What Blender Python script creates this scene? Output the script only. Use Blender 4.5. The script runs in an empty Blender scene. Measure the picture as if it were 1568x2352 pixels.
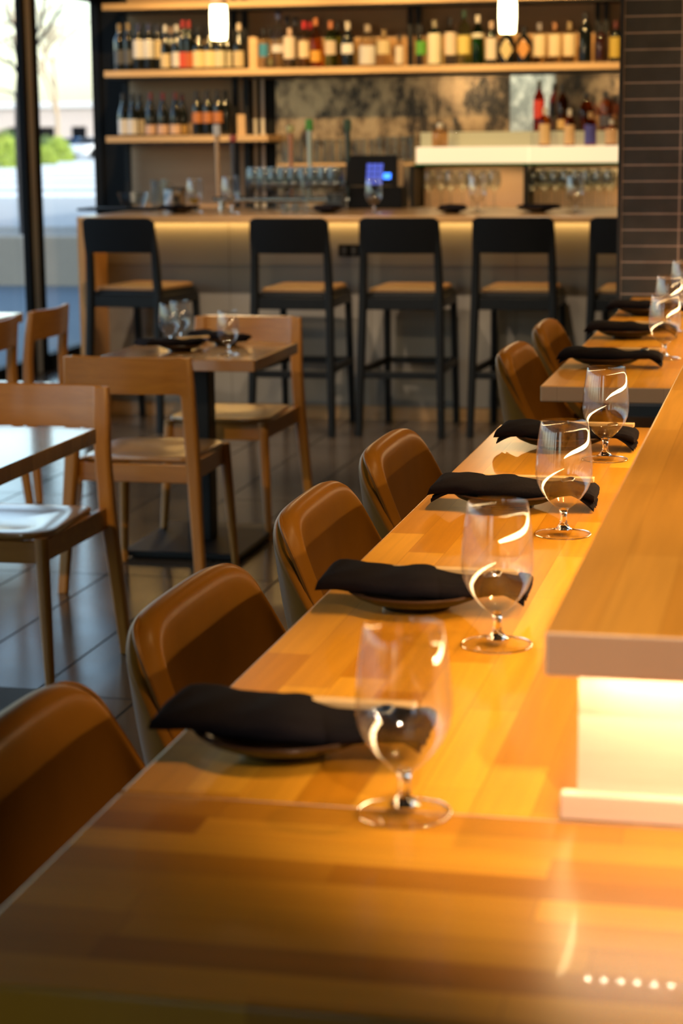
import bpy, bmesh, math, random
from mathutils import Vector, Matrix
random.seed(7)
SC = bpy.context.scene
COL = SC.collection
PI = math.pi
rad = math.radians

# ------------------------------------------------------------------ camera
YAW, PITCH, ROLL, FPX = rad(12.84191), rad(10.60616), rad(-0.560748), 4600.0
CAM = Vector((0, 0, 1.5))
fwd = Vector((-math.sin(YAW)*math.cos(PITCH), math.cos(YAW)*math.cos(PITCH), -math.sin(PITCH)))
rgt = Vector((math.cos(YAW), math.sin(YAW), 0)); upv = rgt.cross(fwd)
r2 = math.cos(ROLL)*rgt + math.sin(ROLL)*upv
u2 = -math.sin(ROLL)*rgt + math.cos(ROLL)*upv
cd = bpy.data.cameras.new('camera'); cam = bpy.data.objects.new('camera', cd); COL.objects.link(cam)
cam.matrix_world = Matrix(((r2.x, u2.x, -fwd.x, CAM.x), (r2.y, u2.y, -fwd.y, CAM.y), (r2.z, u2.z, -fwd.z, CAM.z), (0, 0, 0, 1)))
cd.sensor_fit = 'VERTICAL'; cd.sensor_height = 36.0; cd.lens = FPX*36/2352
cd.dof.use_dof = True; cd.dof.focus_distance = 3.15; cd.dof.aperture_fstop = 6.0
cd.clip_start = 0.05; cd.clip_end = 800
SC.camera = cam


def at(px, py, Y):
    """the point of the place seen at a spot of the photograph on the upright plane y = Y"""
    d = fwd + r2*((px-784)/FPX) - u2*((py-1176)/FPX)
    return CAM + d*((Y-CAM.y)/d.y)


# ------------------------------------------------------------------ node helpers
def new_mat(name):
    m = bpy.data.materials.new(name); m.use_nodes = True
    nt = m.node_tree
    return m, nt, nt.nodes['Principled BSDF']


def nd(nt, typ, **kw):
    n = nt.nodes.new(typ)
    for k, v in kw.items():
        if k in n.inputs: n.inputs[k].default_value = v
        else: setattr(n, k, v)
    return n


def c4(c): return (c[0], c[1], c[2], 1)


def plain(name, col, rough=.5, metal=0, coat=0, spec=.5, noise=0, nscale=20, bump=0, sheen=0):
    m, nt, b = new_mat(name)
    b.inputs['Base Color'].default_value = c4(col); b.inputs['Roughness'].default_value = rough
    b.inputs['Metallic'].default_value = metal; b.inputs['Coat Weight'].default_value = coat
    b.inputs['Coat Roughness'].default_value = .12
    b.inputs['Specular IOR Level'].default_value = spec; b.inputs['Sheen Weight'].default_value = sheen
    if noise or bump:
        tc = nd(nt, 'ShaderNodeTexCoord'); n = nd(nt, 'ShaderNodeTexNoise', Scale=nscale, Detail=5.0)
        nt.links.new(tc.outputs['Object'], n.inputs['Vector'])
        if noise:
            mx = nd(nt, 'ShaderNodeMix', data_type='RGBA')
            mx.inputs[6].default_value = c4([c*(1-noise) for c in col]); mx.inputs[7].default_value = c4([min(1, c*(1+noise)) for c in col])
            nt.links.new(n.outputs['Fac'], mx.inputs[0]); nt.links.new(mx.outputs[2], b.inputs['Base Color'])
        if bump:
            bp = nd(nt, 'ShaderNodeBump', Strength=bump, Distance=.01)
            nt.links.new(n.outputs['Fac'], bp.inputs['Height']); nt.links.new(bp.outputs['Normal'], b.inputs['Normal'])
    return m


def emis(name, col, st):
    m, nt, b = new_mat(name)
    b.inputs['Base Color'].default_value = c4([v*.4 for v in col])
    b.inputs['Emission Color'].default_value = c4(col); b.inputs['Emission Strength'].default_value = st
    return m


def wood(name, c1, c2, axis='X', rough=.4, coat=0.0, scale=1.0, spec=.5):
    m, nt, b = new_mat(name)
    tc = nd(nt, 'ShaderNodeTexCoord'); mp = nd(nt, 'ShaderNodeMapping'); oi = nd(nt, 'ShaderNodeObjectInfo')
    s = {'X': (1.6, 22, 22), 'Y': (22, 1.6, 22), 'Z': (22, 22, 1.6)}[axis]
    mp.inputs['Scale'].default_value = [v*scale for v in s]
    ad = nd(nt, 'ShaderNodeVectorMath', operation='ADD'); sc = nd(nt, 'ShaderNodeMath', operation='MULTIPLY'); sc.inputs[1].default_value = 37
    nt.links.new(oi.outputs['Random'], sc.inputs[0]); nt.links.new(tc.outputs['Object'], mp.inputs['Vector'])
    nt.links.new(mp.outputs[0], ad.inputs[0]); nt.links.new(sc.outputs[0], ad.inputs[1])
    n = nd(nt, 'ShaderNodeTexNoise', Scale=2.0, Detail=6.0, Roughness=.62, Distortion=.5)
    nt.links.new(ad.outputs[0], n.inputs['Vector'])
    r = nd(nt, 'ShaderNodeValToRGB'); r.color_ramp.elements[0].position = .3; r.color_ramp.elements[1].position = .72
    r.color_ramp.elements[0].color = c4(c2); r.color_ramp.elements[1].color = c4(c1)
    nt.links.new(n.outputs['Fac'], r.inputs[0]); nt.links.new(r.outputs[0], b.inputs['Base Color'])
    b.inputs['Roughness'].default_value = rough; b.inputs['Coat Weight'].default_value = coat; b.inputs['Coat Roughness'].default_value = .15
    b.inputs['Specular IOR Level'].default_value = spec
    return m


def butcher(name, c1, c2, run='Y', rough=.3, L=.42, W=.048, coat=.0, rc=.1, spec=.5, cior=1.5):
    """glued staves running along one axis"""
    m, nt, b = new_mat(name)
    tc = nd(nt, 'ShaderNodeTexCoord'); sep = nd(nt, 'ShaderNodeSeparateXYZ'); cmb = nd(nt, 'ShaderNodeCombineXYZ')
    nt.links.new(tc.outputs['Object'], sep.inputs[0])
    a, c = ('Y', 'X') if run == 'Y' else ('X', 'Y')
    nt.links.new(sep.outputs[a], cmb.inputs['X']); nt.links.new(sep.outputs[c], cmb.inputs['Y'])
    br = nd(nt, 'ShaderNodeTexBrick', offset=.37, offset_frequency=2, squash=.72, squash_frequency=3)
    br.inputs['Scale'].default_value = 1; br.inputs['Brick Width'].default_value = L; br.inputs['Row Height'].default_value = W
    br.inputs['Mortar Size'].default_value = .0004; br.inputs['Mortar Smooth'].default_value = .3; br.inputs['Bias'].default_value = 0
    br.inputs['Color1'].default_value = c4(c1); br.inputs['Color2'].default_value = c4(c2)
    br.inputs['Mortar'].default_value = c4([v*.75 for v in c2])
    nt.links.new(cmb.outputs[0], br.inputs['Vector'])
    mp = nd(nt, 'ShaderNodeMapping'); mp.inputs['Scale'].default_value = (4, 90, 40)
    nt.links.new(cmb.outputs[0], mp.inputs['Vector'])
    n = nd(nt, 'ShaderNodeTexNoise', Scale=1.0, Detail=5.0, Distortion=.6); nt.links.new(mp.outputs[0], n.inputs['Vector'])
    r = nd(nt, 'ShaderNodeMapRange'); r.inputs[1].default_value = .25; r.inputs[2].default_value = .75; r.inputs[3].default_value = .86; r.inputs[4].default_value = 1.08
    nt.links.new(n.outputs['Fac'], r.inputs[0])
    mx = nd(nt, 'ShaderNodeMix', data_type='RGBA', blend_type='MULTIPLY'); mx.inputs[0].default_value = 1
    nt.links.new(br.outputs['Color'], mx.inputs[6]); nt.links.new(r.outputs[0], mx.inputs[7])
    nt.links.new(mx.outputs[2], b.inputs['Base Color'])
    b.inputs['Roughness'].default_value = rough; b.inputs['Coat Weight'].default_value = coat; b.inputs['Coat Roughness'].default_value = rc
    b.inputs['Specular IOR Level'].default_value = spec; b.inputs['Coat IOR'].default_value = cior
    return m


def thin_glass(name, tint=(.97, .98, .98), rough=0.0, ior=1.5, graze=.6):
    """clear thin-walled glass: lets light straight through, mirrors at the Fresnel rate"""
    m, nt, b = new_mat(name); nt.nodes.remove(b); out = nt.nodes['Material Output']
    t = nd(nt, 'ShaderNodeBsdfTransparent', Color=c4(tint)); g = nd(nt, 'ShaderNodeBsdfGlossy', Roughness=rough)
    lw = nd(nt, 'ShaderNodeLayerWeight', Blend=.5); pw = nd(nt, 'ShaderNodeMath', operation='POWER'); pw.inputs[1].default_value = 5.5
    f0 = ((ior-1)/(ior+1))**2; f = nd(nt, 'ShaderNodeMath', operation='MULTIPLY_ADD'); f.inputs[1].default_value = graze; f.inputs[2].default_value = f0
    nt.links.new(lw.outputs['Facing'], pw.inputs[0]); nt.links.new(pw.outputs[0], f.inputs[0]); mx = nd(nt, 'ShaderNodeMixShader')
    nt.links.new(f.outputs[0], mx.inputs[0]); nt.links.new(t.outputs[0], mx.inputs[1]); nt.links.new(g.outputs[0], mx.inputs[2])
    nt.links.new(mx.outputs[0], out.inputs[0])
    return m


def solid_glass(name):
    m, nt, b = new_mat(name)
    b.inputs['Transmission Weight'].default_value = 1; b.inputs['Roughness'].default_value = .02; b.inputs['IOR'].default_value = 1.5
    b.inputs['Base Color'].default_value = (1, 1, 1, 1)
    return m


# ------------------------------------------------------------------ mesh helpers
class MB:
    def __init__(s): s.v, s.f = [], []

    def add(s, vs, fs):
        k = len(s.v); s.v += [tuple(p) for p in vs]; s.f += [tuple(i+k for i in f) for f in fs]; return s

    def box(s, x0, x1, y0, y1, z0, z1):
        return s.add([(x0, y0, z0), (x1, y0, z0), (x1, y1, z0), (x0, y1, z0), (x0, y0, z1), (x1, y0, z1), (x1, y1, z1), (x0, y1, z1)],
                     [(0, 3, 2, 1), (4, 5, 6, 7), (0, 1, 5, 4), (1, 2, 6, 5), (2, 3, 7, 6), (3, 0, 4, 7)])

    def loft(s, rings, cap=True):
        n = len(rings[0]); vs = [p for r in rings for p in r]; fs = []
        for i in range(len(rings)-1):
            for j in range(n):
                a, b = i*n+j, i*n+(j+1) % n
                fs.append((a, b, b+n, a+n))
        if cap:
            fs.append(tuple(range(n-1, -1, -1))); fs.append(tuple(range(len(vs)-n, len(vs))))
        return s.add(vs, fs)

    def post(s, pts):
        """square-section post through (x, y, z, wx, wy)"""
        rings = []
        for x, y, z, wx, wy in pts:
            a, b = wx/2, wy/2; c = min(a, b)*.35
            rings.append([(x-a+c, y-b, z), (x+a-c, y-b, z), (x+a, y-b+c, z), (x+a, y+b-c, z), (x+a-c, y+b, z), (x-a+c, y+b, z), (x-a, y+b-c, z), (x-a, y-b+c, z)])
        return s.loft(rings)

    def tube(s, pts, r, n=10):
        pts = [Vector(p) for p in pts]; rs = r if isinstance(r, (list, tuple)) else [r]*len(pts); rings = []
        ref = None
        for i, p in enumerate(pts):
            d = (pts[min(i+1, len(pts)-1)]-pts[max(i-1, 0)]).normalized()
            if ref is None:
                ref = Vector((0, 0, 1)) if abs(d.z) < .9 else Vector((1, 0, 0))
            a = d.cross(ref).normalized(); b = d.cross(a).normalized(); ref = -b if False else ref
            rings.append([p + (a*math.cos(2*PI*k/n)+b*math.sin(2*PI*k/n))*rs[i] for k in range(n)])
        return s.loft(rings)

    def bar(s, p0, p1, w, h):
        p0, p1 = Vector(p0), Vector(p1); d = (p1-p0).normalized()
        ref = Vector((0, 0, 1)) if abs(d.z) < .95 else Vector((0, 1, 0))
        a = d.cross(ref).normalized()*w/2; b = a.cross(d).normalized()*h/2
        return s.loft([[p-a-b, p+a-b, p+a+b, p-a+b] for p in (p0, p1)])

    def lathe(s, prof, n=32, c=(0, 0, 0), a0=0, a1=2*PI):
        full = abs(a1-a0-2*PI) < 1e-6; m = n if full else n+1; rings = []
        vs, fs = [], []
        for r, z in prof:
            for k in range(m):
                t = a0+(a1-a0)*k/n
                vs.append((c[0]+r*math.cos(t), c[1]+r*math.sin(t), c[2]+z))
        for i in range(len(prof)-1):
            for k in range(n):
                a, b = i*m+k, i*m+(k+1) % m
                fs.append((a, b, b+m, a+m))
        return s.add(vs, fs)

    def prism(s, poly, z0, z1):
        n = len(poly)
        return s.add([(x, y, z0) for x, y in poly]+[(x, y, z1) for x, y in poly],
                     [tuple(range(n-1, -1, -1)), tuple(range(n, 2*n))]+[(i, (i+1) % n, n+(i+1) % n, n+i) for i in range(n)])

    def build(s, name, mat, parent=None, smooth=True, bevel=0, seg=2, sub=0, solid=0, angle=38, weld=True):
        me = bpy.data.meshes.new(name); bm = bmesh.new()
        vs = [bm.verts.new(p) for p in s.v]
        for f in s.f:
            if len(set(f)) > 2:
                try: bm.faces.new([vs[i] for i in f])
                except ValueError: pass
        if weld: bmesh.ops.remove_doubles(bm, verts=bm.verts, dist=1e-6)
        if not solid: bmesh.ops.recalc_face_normals(bm, faces=bm.faces)
        if smooth:
            for f in bm.faces: f.smooth = True
            for e in bm.edges:
                if len(e.link_faces) == 2 and e.calc_face_angle(0) > rad(angle): e.smooth = False
        bm.to_mesh(me); bm.free()
        me.materials.append(mat)
        o = bpy.data.objects.new(name, me); COL.objects.link(o)
        if parent: o.parent = parent
        if solid:
            md = o.modifiers.new('solid', 'SOLIDIFY'); md.thickness = abs(solid); md.offset = 1 if solid > 0 else -1
        if bevel:
            md = o.modifiers.new('bev', 'BEVEL'); md.width = bevel; md.segments = seg; md.limit_method = 'ANGLE'; md.angle_limit = rad(40)
        if sub:
            md = o.modifiers.new('sub', 'SUBSURF'); md.levels = sub; md.render_levels = sub
        return o


def tag(o, label=None, cat=None, group=None, kind=None):
    if label: o['label'] = label
    if cat: o['category'] = cat
    if group: o['group'] = group
    if kind: o['kind'] = kind
    return o


def thing(name, label, cat, loc=(0, 0, 0), rz=0, group=None):
    o = bpy.data.objects.new(name, None); COL.objects.link(o); o.empty_display_size = .05
    o.location = loc; o.rotation_euler = (0, 0, rz)
    return tag(o, label, cat, group)


def dup(root, loc, rz=0, label=None, group=None):
    def rec(o, par):
        c = o.copy(); COL.objects.link(c)
        if par: c.parent = par
        for ch in [x for x in bpy.data.objects if x.parent == o]: rec(ch, c)
        return c
    r = rec(root, None); r.location = loc; r.rotation_euler = (0, 0, rz)
    if label: r['label'] = label
    if group: r['group'] = group
    return r


def struct(name, mb, mat, bevel=0, **k):
    return tag(mb.build(name, mat, smooth=False, bevel=bevel), kind='structure', **k)


def B(*a): return MB().box(*a)


# ------------------------------------------------------------------ materials
M = {}
M['counter'] = butcher('beech_staves_long', (.67, .315, .026), (.44, .168, .008), 'Y', rough=.3, spec=.28, L=.34, W=.05)
M['counter_x'] = butcher('beech_staves_cross', (.64, .29, .024), (.30, .10, .005), 'X', rough=.3, spec=.24, coat=.05, rc=.03, L=.46, W=.042)
M['ledge'] = butcher('beech_staves_ledge', (.62, .31, .055), (.48, .215, .03), 'Y', rough=.34, spec=.3)
M['edge'] = butcher('pale_front_staves', (.72, .47, .29), (.50, .30, .18), 'X', rough=.5, L=.118, W=.2)
M['maple'] = wood('maple_panel', (.78, .58, .43), (.72, .51, .36), 'X', rough=.45)
M['oak'] = wood('oiled_oak', (.50, .198, .027), (.36, .130, .015), 'X', rough=.33, coat=.35)
M['oak_seat'] = wood('lacquered_oak_seat', (.50, .24, .06), (.40, .175, .04), 'X', rough=.3, coat=1); M['oak_seat'].node_tree.nodes['Principled BSDF'].inputs['Coat IOR'].default_value = 1.9
M['oak_v'] = wood('oiled_oak_upright', (.50, .198, .027), (.36, .130, .015), 'Z', rough=.36, coat=.1)
M['oak_top'] = butcher('oak_table_top', (.48, .23, .06), (.36, .155, .035), 'X', rough=.25, L=.6, W=.07, coat=1, rc=.09, cior=1.9)
M['bar_wood'] = wood('bar_counter_wood', (.50, .29, .12), (.38, .2, .07), 'X', rough=.3, coat=.5)
M['bar_wood_v'] = wood('bar_end_wood', (.50, .27, .10), (.38, .19, .06), 'Z', rough=.35, coat=.1)
M['shelf'] = wood('pale_shelf_wood', (.62, .42, .22), (.54, .34, .16), 'X', rough=.5)
M['ply'] = wood('plywood_back', (.50, .34, .19), (.43, .28, .15), 'X', rough=.6, scale=.4)
M['leather'] = plain('tan_leather', (.205, .083, .010), rough=.34, noise=.25, nscale=9, bump=.05, spec=.055)
M['piping'] = plain('tan_piping', (.17, .068, .009), rough=.45, spec=.1)
M['stitch'] = plain('brown_thread', (.16, .06, .015), rough=.7)
M['black_metal'] = plain('black_powder_coat', (.009, .009, .0095), rough=.45, spec=.25)
M['frame'] = plain('black_window_frame', (.005, .005, .005), rough=.6, spec=.15)
M['strip'] = plain('grey_gasket', (.62, .60, .57), rough=.5)
M['black_wood'] = plain('black_stained_wood', (.005, .005, .0055), rough=.45, noise=.2, nscale=30, spec=.25)
M['cushion'] = plain('tan_seat_pad', (.23, .115, .035), rough=.45, noise=.12, nscale=12)
M['napkin'] = plain('charcoal_linen', (.0095, .0075, .0095), rough=.95, noise=.25, nscale=300, bump=.15, spec=.05)
M['ceramic'] = plain('dark_glaze', (.012, .008, .007), rough=.2, spec=.35)
M['ceramic_rim'] = plain('brown_rim_glaze', (.045, .022, .012), rough=.18, coat=.3)
M['rest'] = plain('black_glaze', (.008, .008, .009), rough=.08, coat=.6)
M['stick'] = wood('bamboo', (.72, .47, .22), (.62, .38, .16), 'X', rough=.5, scale=3)
M['glass'] = thin_glass('clear_bowl_glass', (.985, .985, .98), ior=1.8)
M['foot'] = thin_glass('clear_foot_glass', (.985, .985, .985), graze=.25)
M['glass_solid'] = solid_glass('clear_stem_glass')
M['pane'] = thin_glass('window_pane', (.96, .985, .98))
M['concrete'] = plain('bar_front_cement', (.27, .245, .215), rough=.55, noise=.16, nscale=2.2, bump=.05)
M['ceiling'] = plain('dark_ceiling', (.03, .026, .022), rough=.8)
M['wall'] = plain('taupe_plaster', (.16, .12, .085), rough=.8, noise=.1, nscale=3)
M['steel'] = plain('brushed_steel', (.62, .6, .57), rough=.18, metal=1)
M['grout_trim'] = plain('dark_edge_trim', (.03, .028, .03), rough=.4)
M['plastic'] = plain('black_plastic', (.004, .004, .005), rough=.6, spec=.1)
M['grey_plastic'] = plain('grey_plastic', (.05, .05, .052), rough=.4)
M['screen'] = emis('blue_screen', (.03, .07, .5), 1.2)
M['icon'] = emis('blue_icon', (.02, .18, 1.0), 3.5)
M['led'] = emis('warm_led', (1, .78, .50), 290)
M['bar_led'] = emis('bar_led', (1, .60, .17), 7)
M['lamp_white'] = emis('pendant_glow', (1, .80, .42), 9)
M['lamp_top'] = plain('opal_glass_top', (.7, .42, .2), rough=.3)
M['lightbox'] = emis('lit_acrylic', (1, .80, .50), .88)
M['step'] = emis('lit_step', (.70, .66, .40), .20)
M['green_edge'] = plain('green_glass_edge', (.03, .16, .04), rough=.2)
M['frost'] = thin_glass('frosted_glass', (.86, .88, .88), rough=.12, ior=1.7)


def tile_mat():
    m, nt, b = new_mat('dark_stack_tile')
    tc = nd(nt, 'ShaderNodeTexCoord'); sep = nd(nt, 'ShaderNodeSeparateXYZ'); cmb = nd(nt, 'ShaderNodeCombineXYZ')
    nt.links.new(tc.outputs['Object'], sep.inputs[0])
    ax = nd(nt, 'ShaderNodeMath', operation='ADD'); ax.inputs[1].default_value = .400+10*.194
    az = nd(nt, 'ShaderNodeMath', operation='ADD'); az.inputs[1].default_value = -1.0145+20*.0546
    nt.links.new(sep.outputs['X'], ax.inputs[0]); nt.links.new(sep.outputs['Z'], az.inputs[0])
    nt.links.new(ax.outputs[0], cmb.inputs['X']); nt.links.new(az.outputs[0], cmb.inputs['Y'])
    br = nd(nt, 'ShaderNodeTexBrick', offset=0.0); br.inputs['Scale'].default_value = 1
    br.inputs['Brick Width'].default_value = .194; br.inputs['Row Height'].default_value = .0546
    br.inputs['Mortar Size'].default_value = .0021; br.inputs['Mortar Smooth'].default_value = .2
    br.inputs['Color1'].default_value = (.046, .046, .048, 1); br.inputs['Color2'].default_value = (.062, .060, .060, 1); br.inputs['Mortar'].default_value = (.46, .36, .33, 1)
    nt.links.new(cmb.outputs[0], br.inputs['Vector'])
    n = nd(nt, 'ShaderNodeTexNoise', Scale=14.0, Detail=5.0); nt.links.new(tc.outputs['Object'], n.inputs['Vector'])
    mx = nd(nt, 'ShaderNodeMix', data_type='RGBA', blend_type='OVERLAY'); mx.inputs[0].default_value = .45
    nt.links.new(br.outputs['Color'], mx.inputs[6]); nt.links.new(n.outputs['Fac'], mx.inputs[7]); nt.links.new(mx.outputs[2], b.inputs['Base Color'])
    b.inputs['Roughness'].default_value = .5
    bp = nd(nt, 'ShaderNodeBump', Strength=.25, Distance=.004); nt.links.new(n.outputs['Fac'], bp.inputs['Height']); nt.links.new(bp.outputs[0], b.inputs['Normal'])
    return m


def floor_mat():
    m, nt, b = new_mat('polished_concrete')
    tc = nd(nt, 'ShaderNodeTexCoord')
    br = nd(nt, 'ShaderNodeTexBrick', offset=0.0); br.inputs['Scale'].default_value = 1
    mp = nd(nt, 'ShaderNodeMapping'); mp.inputs['Location'].default_value = (FX0, FY0, 0); nt.links.new(tc.outputs['Object'], mp.inputs['Vector'])
    br.inputs['Brick Width'].default_value = .3066; br.inputs['Row Height'].default_value = GYS; br.inputs['Mortar Size'].default_value = .0042
    br.inputs['Color1'].default_value = (.070, .052, .038, 1); br.inputs['Color2'].default_value = (.085, .064, .046, 1); br.inputs['Mortar'].default_value = (.012, .010, .008, 1)
    nt.links.new(mp.outputs[0], br.inputs['Vector'])
    n = nd(nt, 'ShaderNodeTexNoise', Scale=2.2, Detail=8.0, Roughness=.7); nt.links.new(tc.outputs['Object'], n.inputs['Vector'])
    n2 = nd(nt, 'ShaderNodeTexNoise', Scale=60.0, Detail=4.0); nt.links.new(tc.outputs['Object'], n2.inputs['Vector'])
    mx = nd(nt, 'ShaderNodeMix', data_type='RGBA', blend_type='OVERLAY'); mx.inputs[0].default_value = .5
    nt.links.new(br.outputs['Color'], mx.inputs[6]); nt.links.new(n.outputs['Fac'], mx.inputs[7])
    mx2 = nd(nt, 'ShaderNodeMix', data_type='RGBA', blend_type='OVERLAY'); mx2.inputs[0].default_value = .5
    nt.links.new(mx.outputs[2], mx2.inputs[6]); nt.links.new(n2.outputs['Fac'], mx2.inputs[7]); nt.links.new(mx2.outputs[2], b.inputs['Base Color'])
    r = nd(nt, 'ShaderNodeMapRange'); r.inputs[3].default_value = .10; r.inputs[4].default_value = .26
    nt.links.new(n.outputs['Fac'], r.inputs[0])
    mr = nd(nt, 'ShaderNodeMix', data_type='FLOAT'); mr.inputs[3].default_value = .9
    nt.links.new(br.outputs['Fac'], mr.inputs[0]); nt.links.new(r.outputs[0], mr.inputs[2]); nt.links.new(mr.outputs[0], b.inputs['Roughness'])
    sp = nd(nt, 'ShaderNodeMapRange'); sp.inputs[3].default_value = .6; sp.inputs[4].default_value = .05
    nt.links.new(br.outputs['Fac'], sp.inputs[0]); nt.links.new(sp.outputs[0], b.inputs['Specular IOR Level'])
    return m


FX0, FY0, GYS = 2.0224+.3066*10, -5.01+1.5*20, 1.5


def mirror_mat(clear=False):
    m, nt, b = new_mat('antiqued_mirror')
    tc = nd(nt, 'ShaderNodeTexCoord')
    mp = nd(nt, 'ShaderNodeMapping'); mp.inputs['Scale'].default_value = (1, 1, .6); nt.links.new(tc.outputs['Object'], mp.inputs['Vector'])
    n = nd(nt, 'ShaderNodeTexNoise', Scale=7.5, Detail=9.0, Roughness=.74); nt.links.new(mp.outputs[0], n.inputs['Vector'])
    n2 = nd(nt, 'ShaderNodeTexNoise', Scale=2.0, Detail=4.0); nt.links.new(tc.outputs['Object'], n2.inputs['Vector'])
    r = nd(nt, 'ShaderNodeValToRGB'); r.color_ramp.elements[0].position = .43; r.color_ramp.elements[1].position = .58
    r.color_ramp.elements[0].color = (.035, .024, .016, 1); r.color_ramp.elements[1].color = (.48, .34, .20, 1)
    nt.links.new(n.outputs['Fac'], r.inputs[0]); nt.links.new(r.outputs[0], b.inputs['Base Color'])
    r2_ = nd(nt, 'ShaderNodeMapRange'); r2_.inputs[1].default_value = .4; r2_.inputs[2].default_value = .62; r2_.inputs[3].default_value = .25; r2_.inputs[4].default_value = .65
    nt.links.new(n.outputs['Fac'], r2_.inputs[0]); nt.links.new(r2_.outputs[0], b.inputs['Metallic'])
    b.inputs['Roughness'].default_value = .2
    if clear:
        r.color_ramp.elements[0].color = (.34, .36, .37, 1); r.color_ramp.elements[1].color = (.9, .9, .9, 1)
        r2_.inputs[3].default_value = .9; r2_.inputs[4].default_value = 1; b.inputs['Roughness'].default_value = .07
    return m


M['tile'] = tile_mat(); M['floor'] = floor_mat(); M['mirror'] = mirror_mat(); M['mirror_clear'] = mirror_mat(True)

# ------------------------------------------------------------------ the room
XW, YB, YR, XR, ZC = -4.85, 13.55, -3.2, 3.5, 3.1
struct('floor', B(XW-.1, XR, YR, YB+.2, -.2, 0), M['floor'])
struct('ceiling', B(XW-.1, XR, YR, YB+.2, ZC, ZC+.15), M['ceiling'])
struct('wall_back', B(-4.604, XR, YB, YB+.2, 0, ZC), M['ply'])
struct('wall_right', B(XR, XR+.15, YR, YB+.2, 0, ZC), M['wall'])
# the wall behind the photographer, with its own window
wr = MB(); WX0, WX1 = -4.42, -3.62
wr.box(XW-.1, WX0, YR-.15, YR, 0, ZC); wr.box(WX1, -2.1, YR-.15, YR, 0, ZC); wr.box(-1.15, XR, YR-.15, YR, 0, ZC); wr.box(-1.72, -1.62, YR-.15, YR, 0, ZC); wr.box(-2.1, -1.15, YR-.15, YR, 0, .4); wr.box(-2.1, -1.15, YR-.15, YR, 2.85, ZC); wr.box(WX0, WX1, YR-.15, YR, 0, .3); wr.box(WX0, WX1, YR-.15, YR, 2.75, ZC)
struct('wall_front', wr, M['wall'])
w = B(WX0, WX1, YR-.08, YR-.07, .3, 2.75).build('window_1', M['pane'], smooth=False); tag(w, kind='structure')
f = MB(); f.box(WX0, WX0+.05, YR-.11, YR-.04, .3, 2.75); f.box(WX1-.05, WX1, YR-.11, YR-.04, .3, 2.75); f.box(WX0, WX1, YR-.11, YR-.04, .3, .35); f.box(WX0, WX1, YR-.11, YR-.04, 2.7, 2.75)
f.build('window_frame', M['frame'], w, smooth=False)
w = B(-2.1, -1.15, YR-.08, YR-.07, .4, 2.85).build('window_31', M['pane'], smooth=False); tag(w, kind='structure')
# street-side glazing along the left
posts = [(-3.2, -3.05), (-1.75, -1.6), (-.2, -.05), (1.35, 1.5), (2.9, 3.05), (4.45, 4.6), (6.0, 6.15), (7.5, 7.65), (9.05, 9.2), (10.6, 10.75), (12.225, 12.495), (13.65, 13.69)]
for i in range(len(posts)-1):
    a, b_ = posts[i][1], posts[i+1][0]
    w = B(XW-.035, XW-.025, a, b_, .10, 2.44).build('window_%d' % (i+2), M['pane'], smooth=False); tag(w, kind='structure')
    fr = MB(); fr.box(XW-.04, XW+.04, a, b_, 0, .10); fr.box(XW-.04, XW+.04, a, b_, 2.44, 2.58)
    fr.build('window_frame', M['frame'], w, smooth=False)
for i, (a, b_) in enumerate(posts):
    mb = MB()
    if b_-a > .2:
        mb.box(XW-.02, XW+.02, a, a+.07, 0, 2.6); mb.box(XW-.02, XW+.02, b_-.10, b_, 0, 2.6); o = struct('trim_%d' % (i+1), mb, M['frame'])
        B(XW-.018, XW+.019, a+.07, b_-.10, 0, 2.6).build('gasket', M['strip'], o, smooth=False)
    else:
        mb.box(XW-.03, XW+.03, a, b_, 0, 2.6); struct('trim_%d' % (i+1), mb, M['frame'])
struct('wall_left', B(XW-.1, XW, YR, YB+.2, 2.58, 4.6), M['frame'])
struct('roof_slab', B(XW-.1, XR+.15, YR-.15, YB+.2, 3.3, 4.6), M['wall'])  # unseen roof, raised so its shadow covers the pavement outside
struct('unseen_shade_block', B(-4.3, XR, YB+.4, 34, -1.3, 6.5), M['wall'])  # unseen block added to keep the pavement and low wall in shade
# dark corner column beside the shelves
struct('trim_20', MB().box(XW+.03, -4.605, 13.67, 13.75, 0, ZC).box(-4.63, -4.605, YB+.0, 13.67, 0, ZC), M['frame'])
# tiled wall at the end of the dining counter
TX = -.594
struct('wall_tiled', B(TX, XR, 6.95, 7.25, 0, ZC), M['tile'])
struct('trim_21', B(TX-.014, TX, 6.945, 7.255, 0, ZC), M['grout_trim'])

# ------------------------------------------------------------------ dining counter
CZ = .95
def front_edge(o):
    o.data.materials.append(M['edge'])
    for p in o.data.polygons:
        if p.normal.y < -.9: p.material_index = 1  # only the front faces take the paler, pinker stave colour
def slab(name, x0, x1, y0, y1, z0, z1, mat, label, cat, group=None, bevel=.003):
    mb = B(x0, x1, y0, y1, z0, z1); o = mb.build(name, mat, bevel=bevel, smooth=False)
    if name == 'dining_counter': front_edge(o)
    return tag(o, label, cat, group)
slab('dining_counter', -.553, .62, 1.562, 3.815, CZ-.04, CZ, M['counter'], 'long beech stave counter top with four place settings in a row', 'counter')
slab('counter_section', -.553, .95, 1.165, 1.56, CZ-.04, CZ, M['counter_x'], 'bare front section of the beech counter with staves running crosswise', 'counter')
slab('dining_counter', -.553, .62, 4.433, 6.949, CZ-.036, CZ, M['counter'], 'far beech counter top ending at the dark tiled wall', 'counter')
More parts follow.
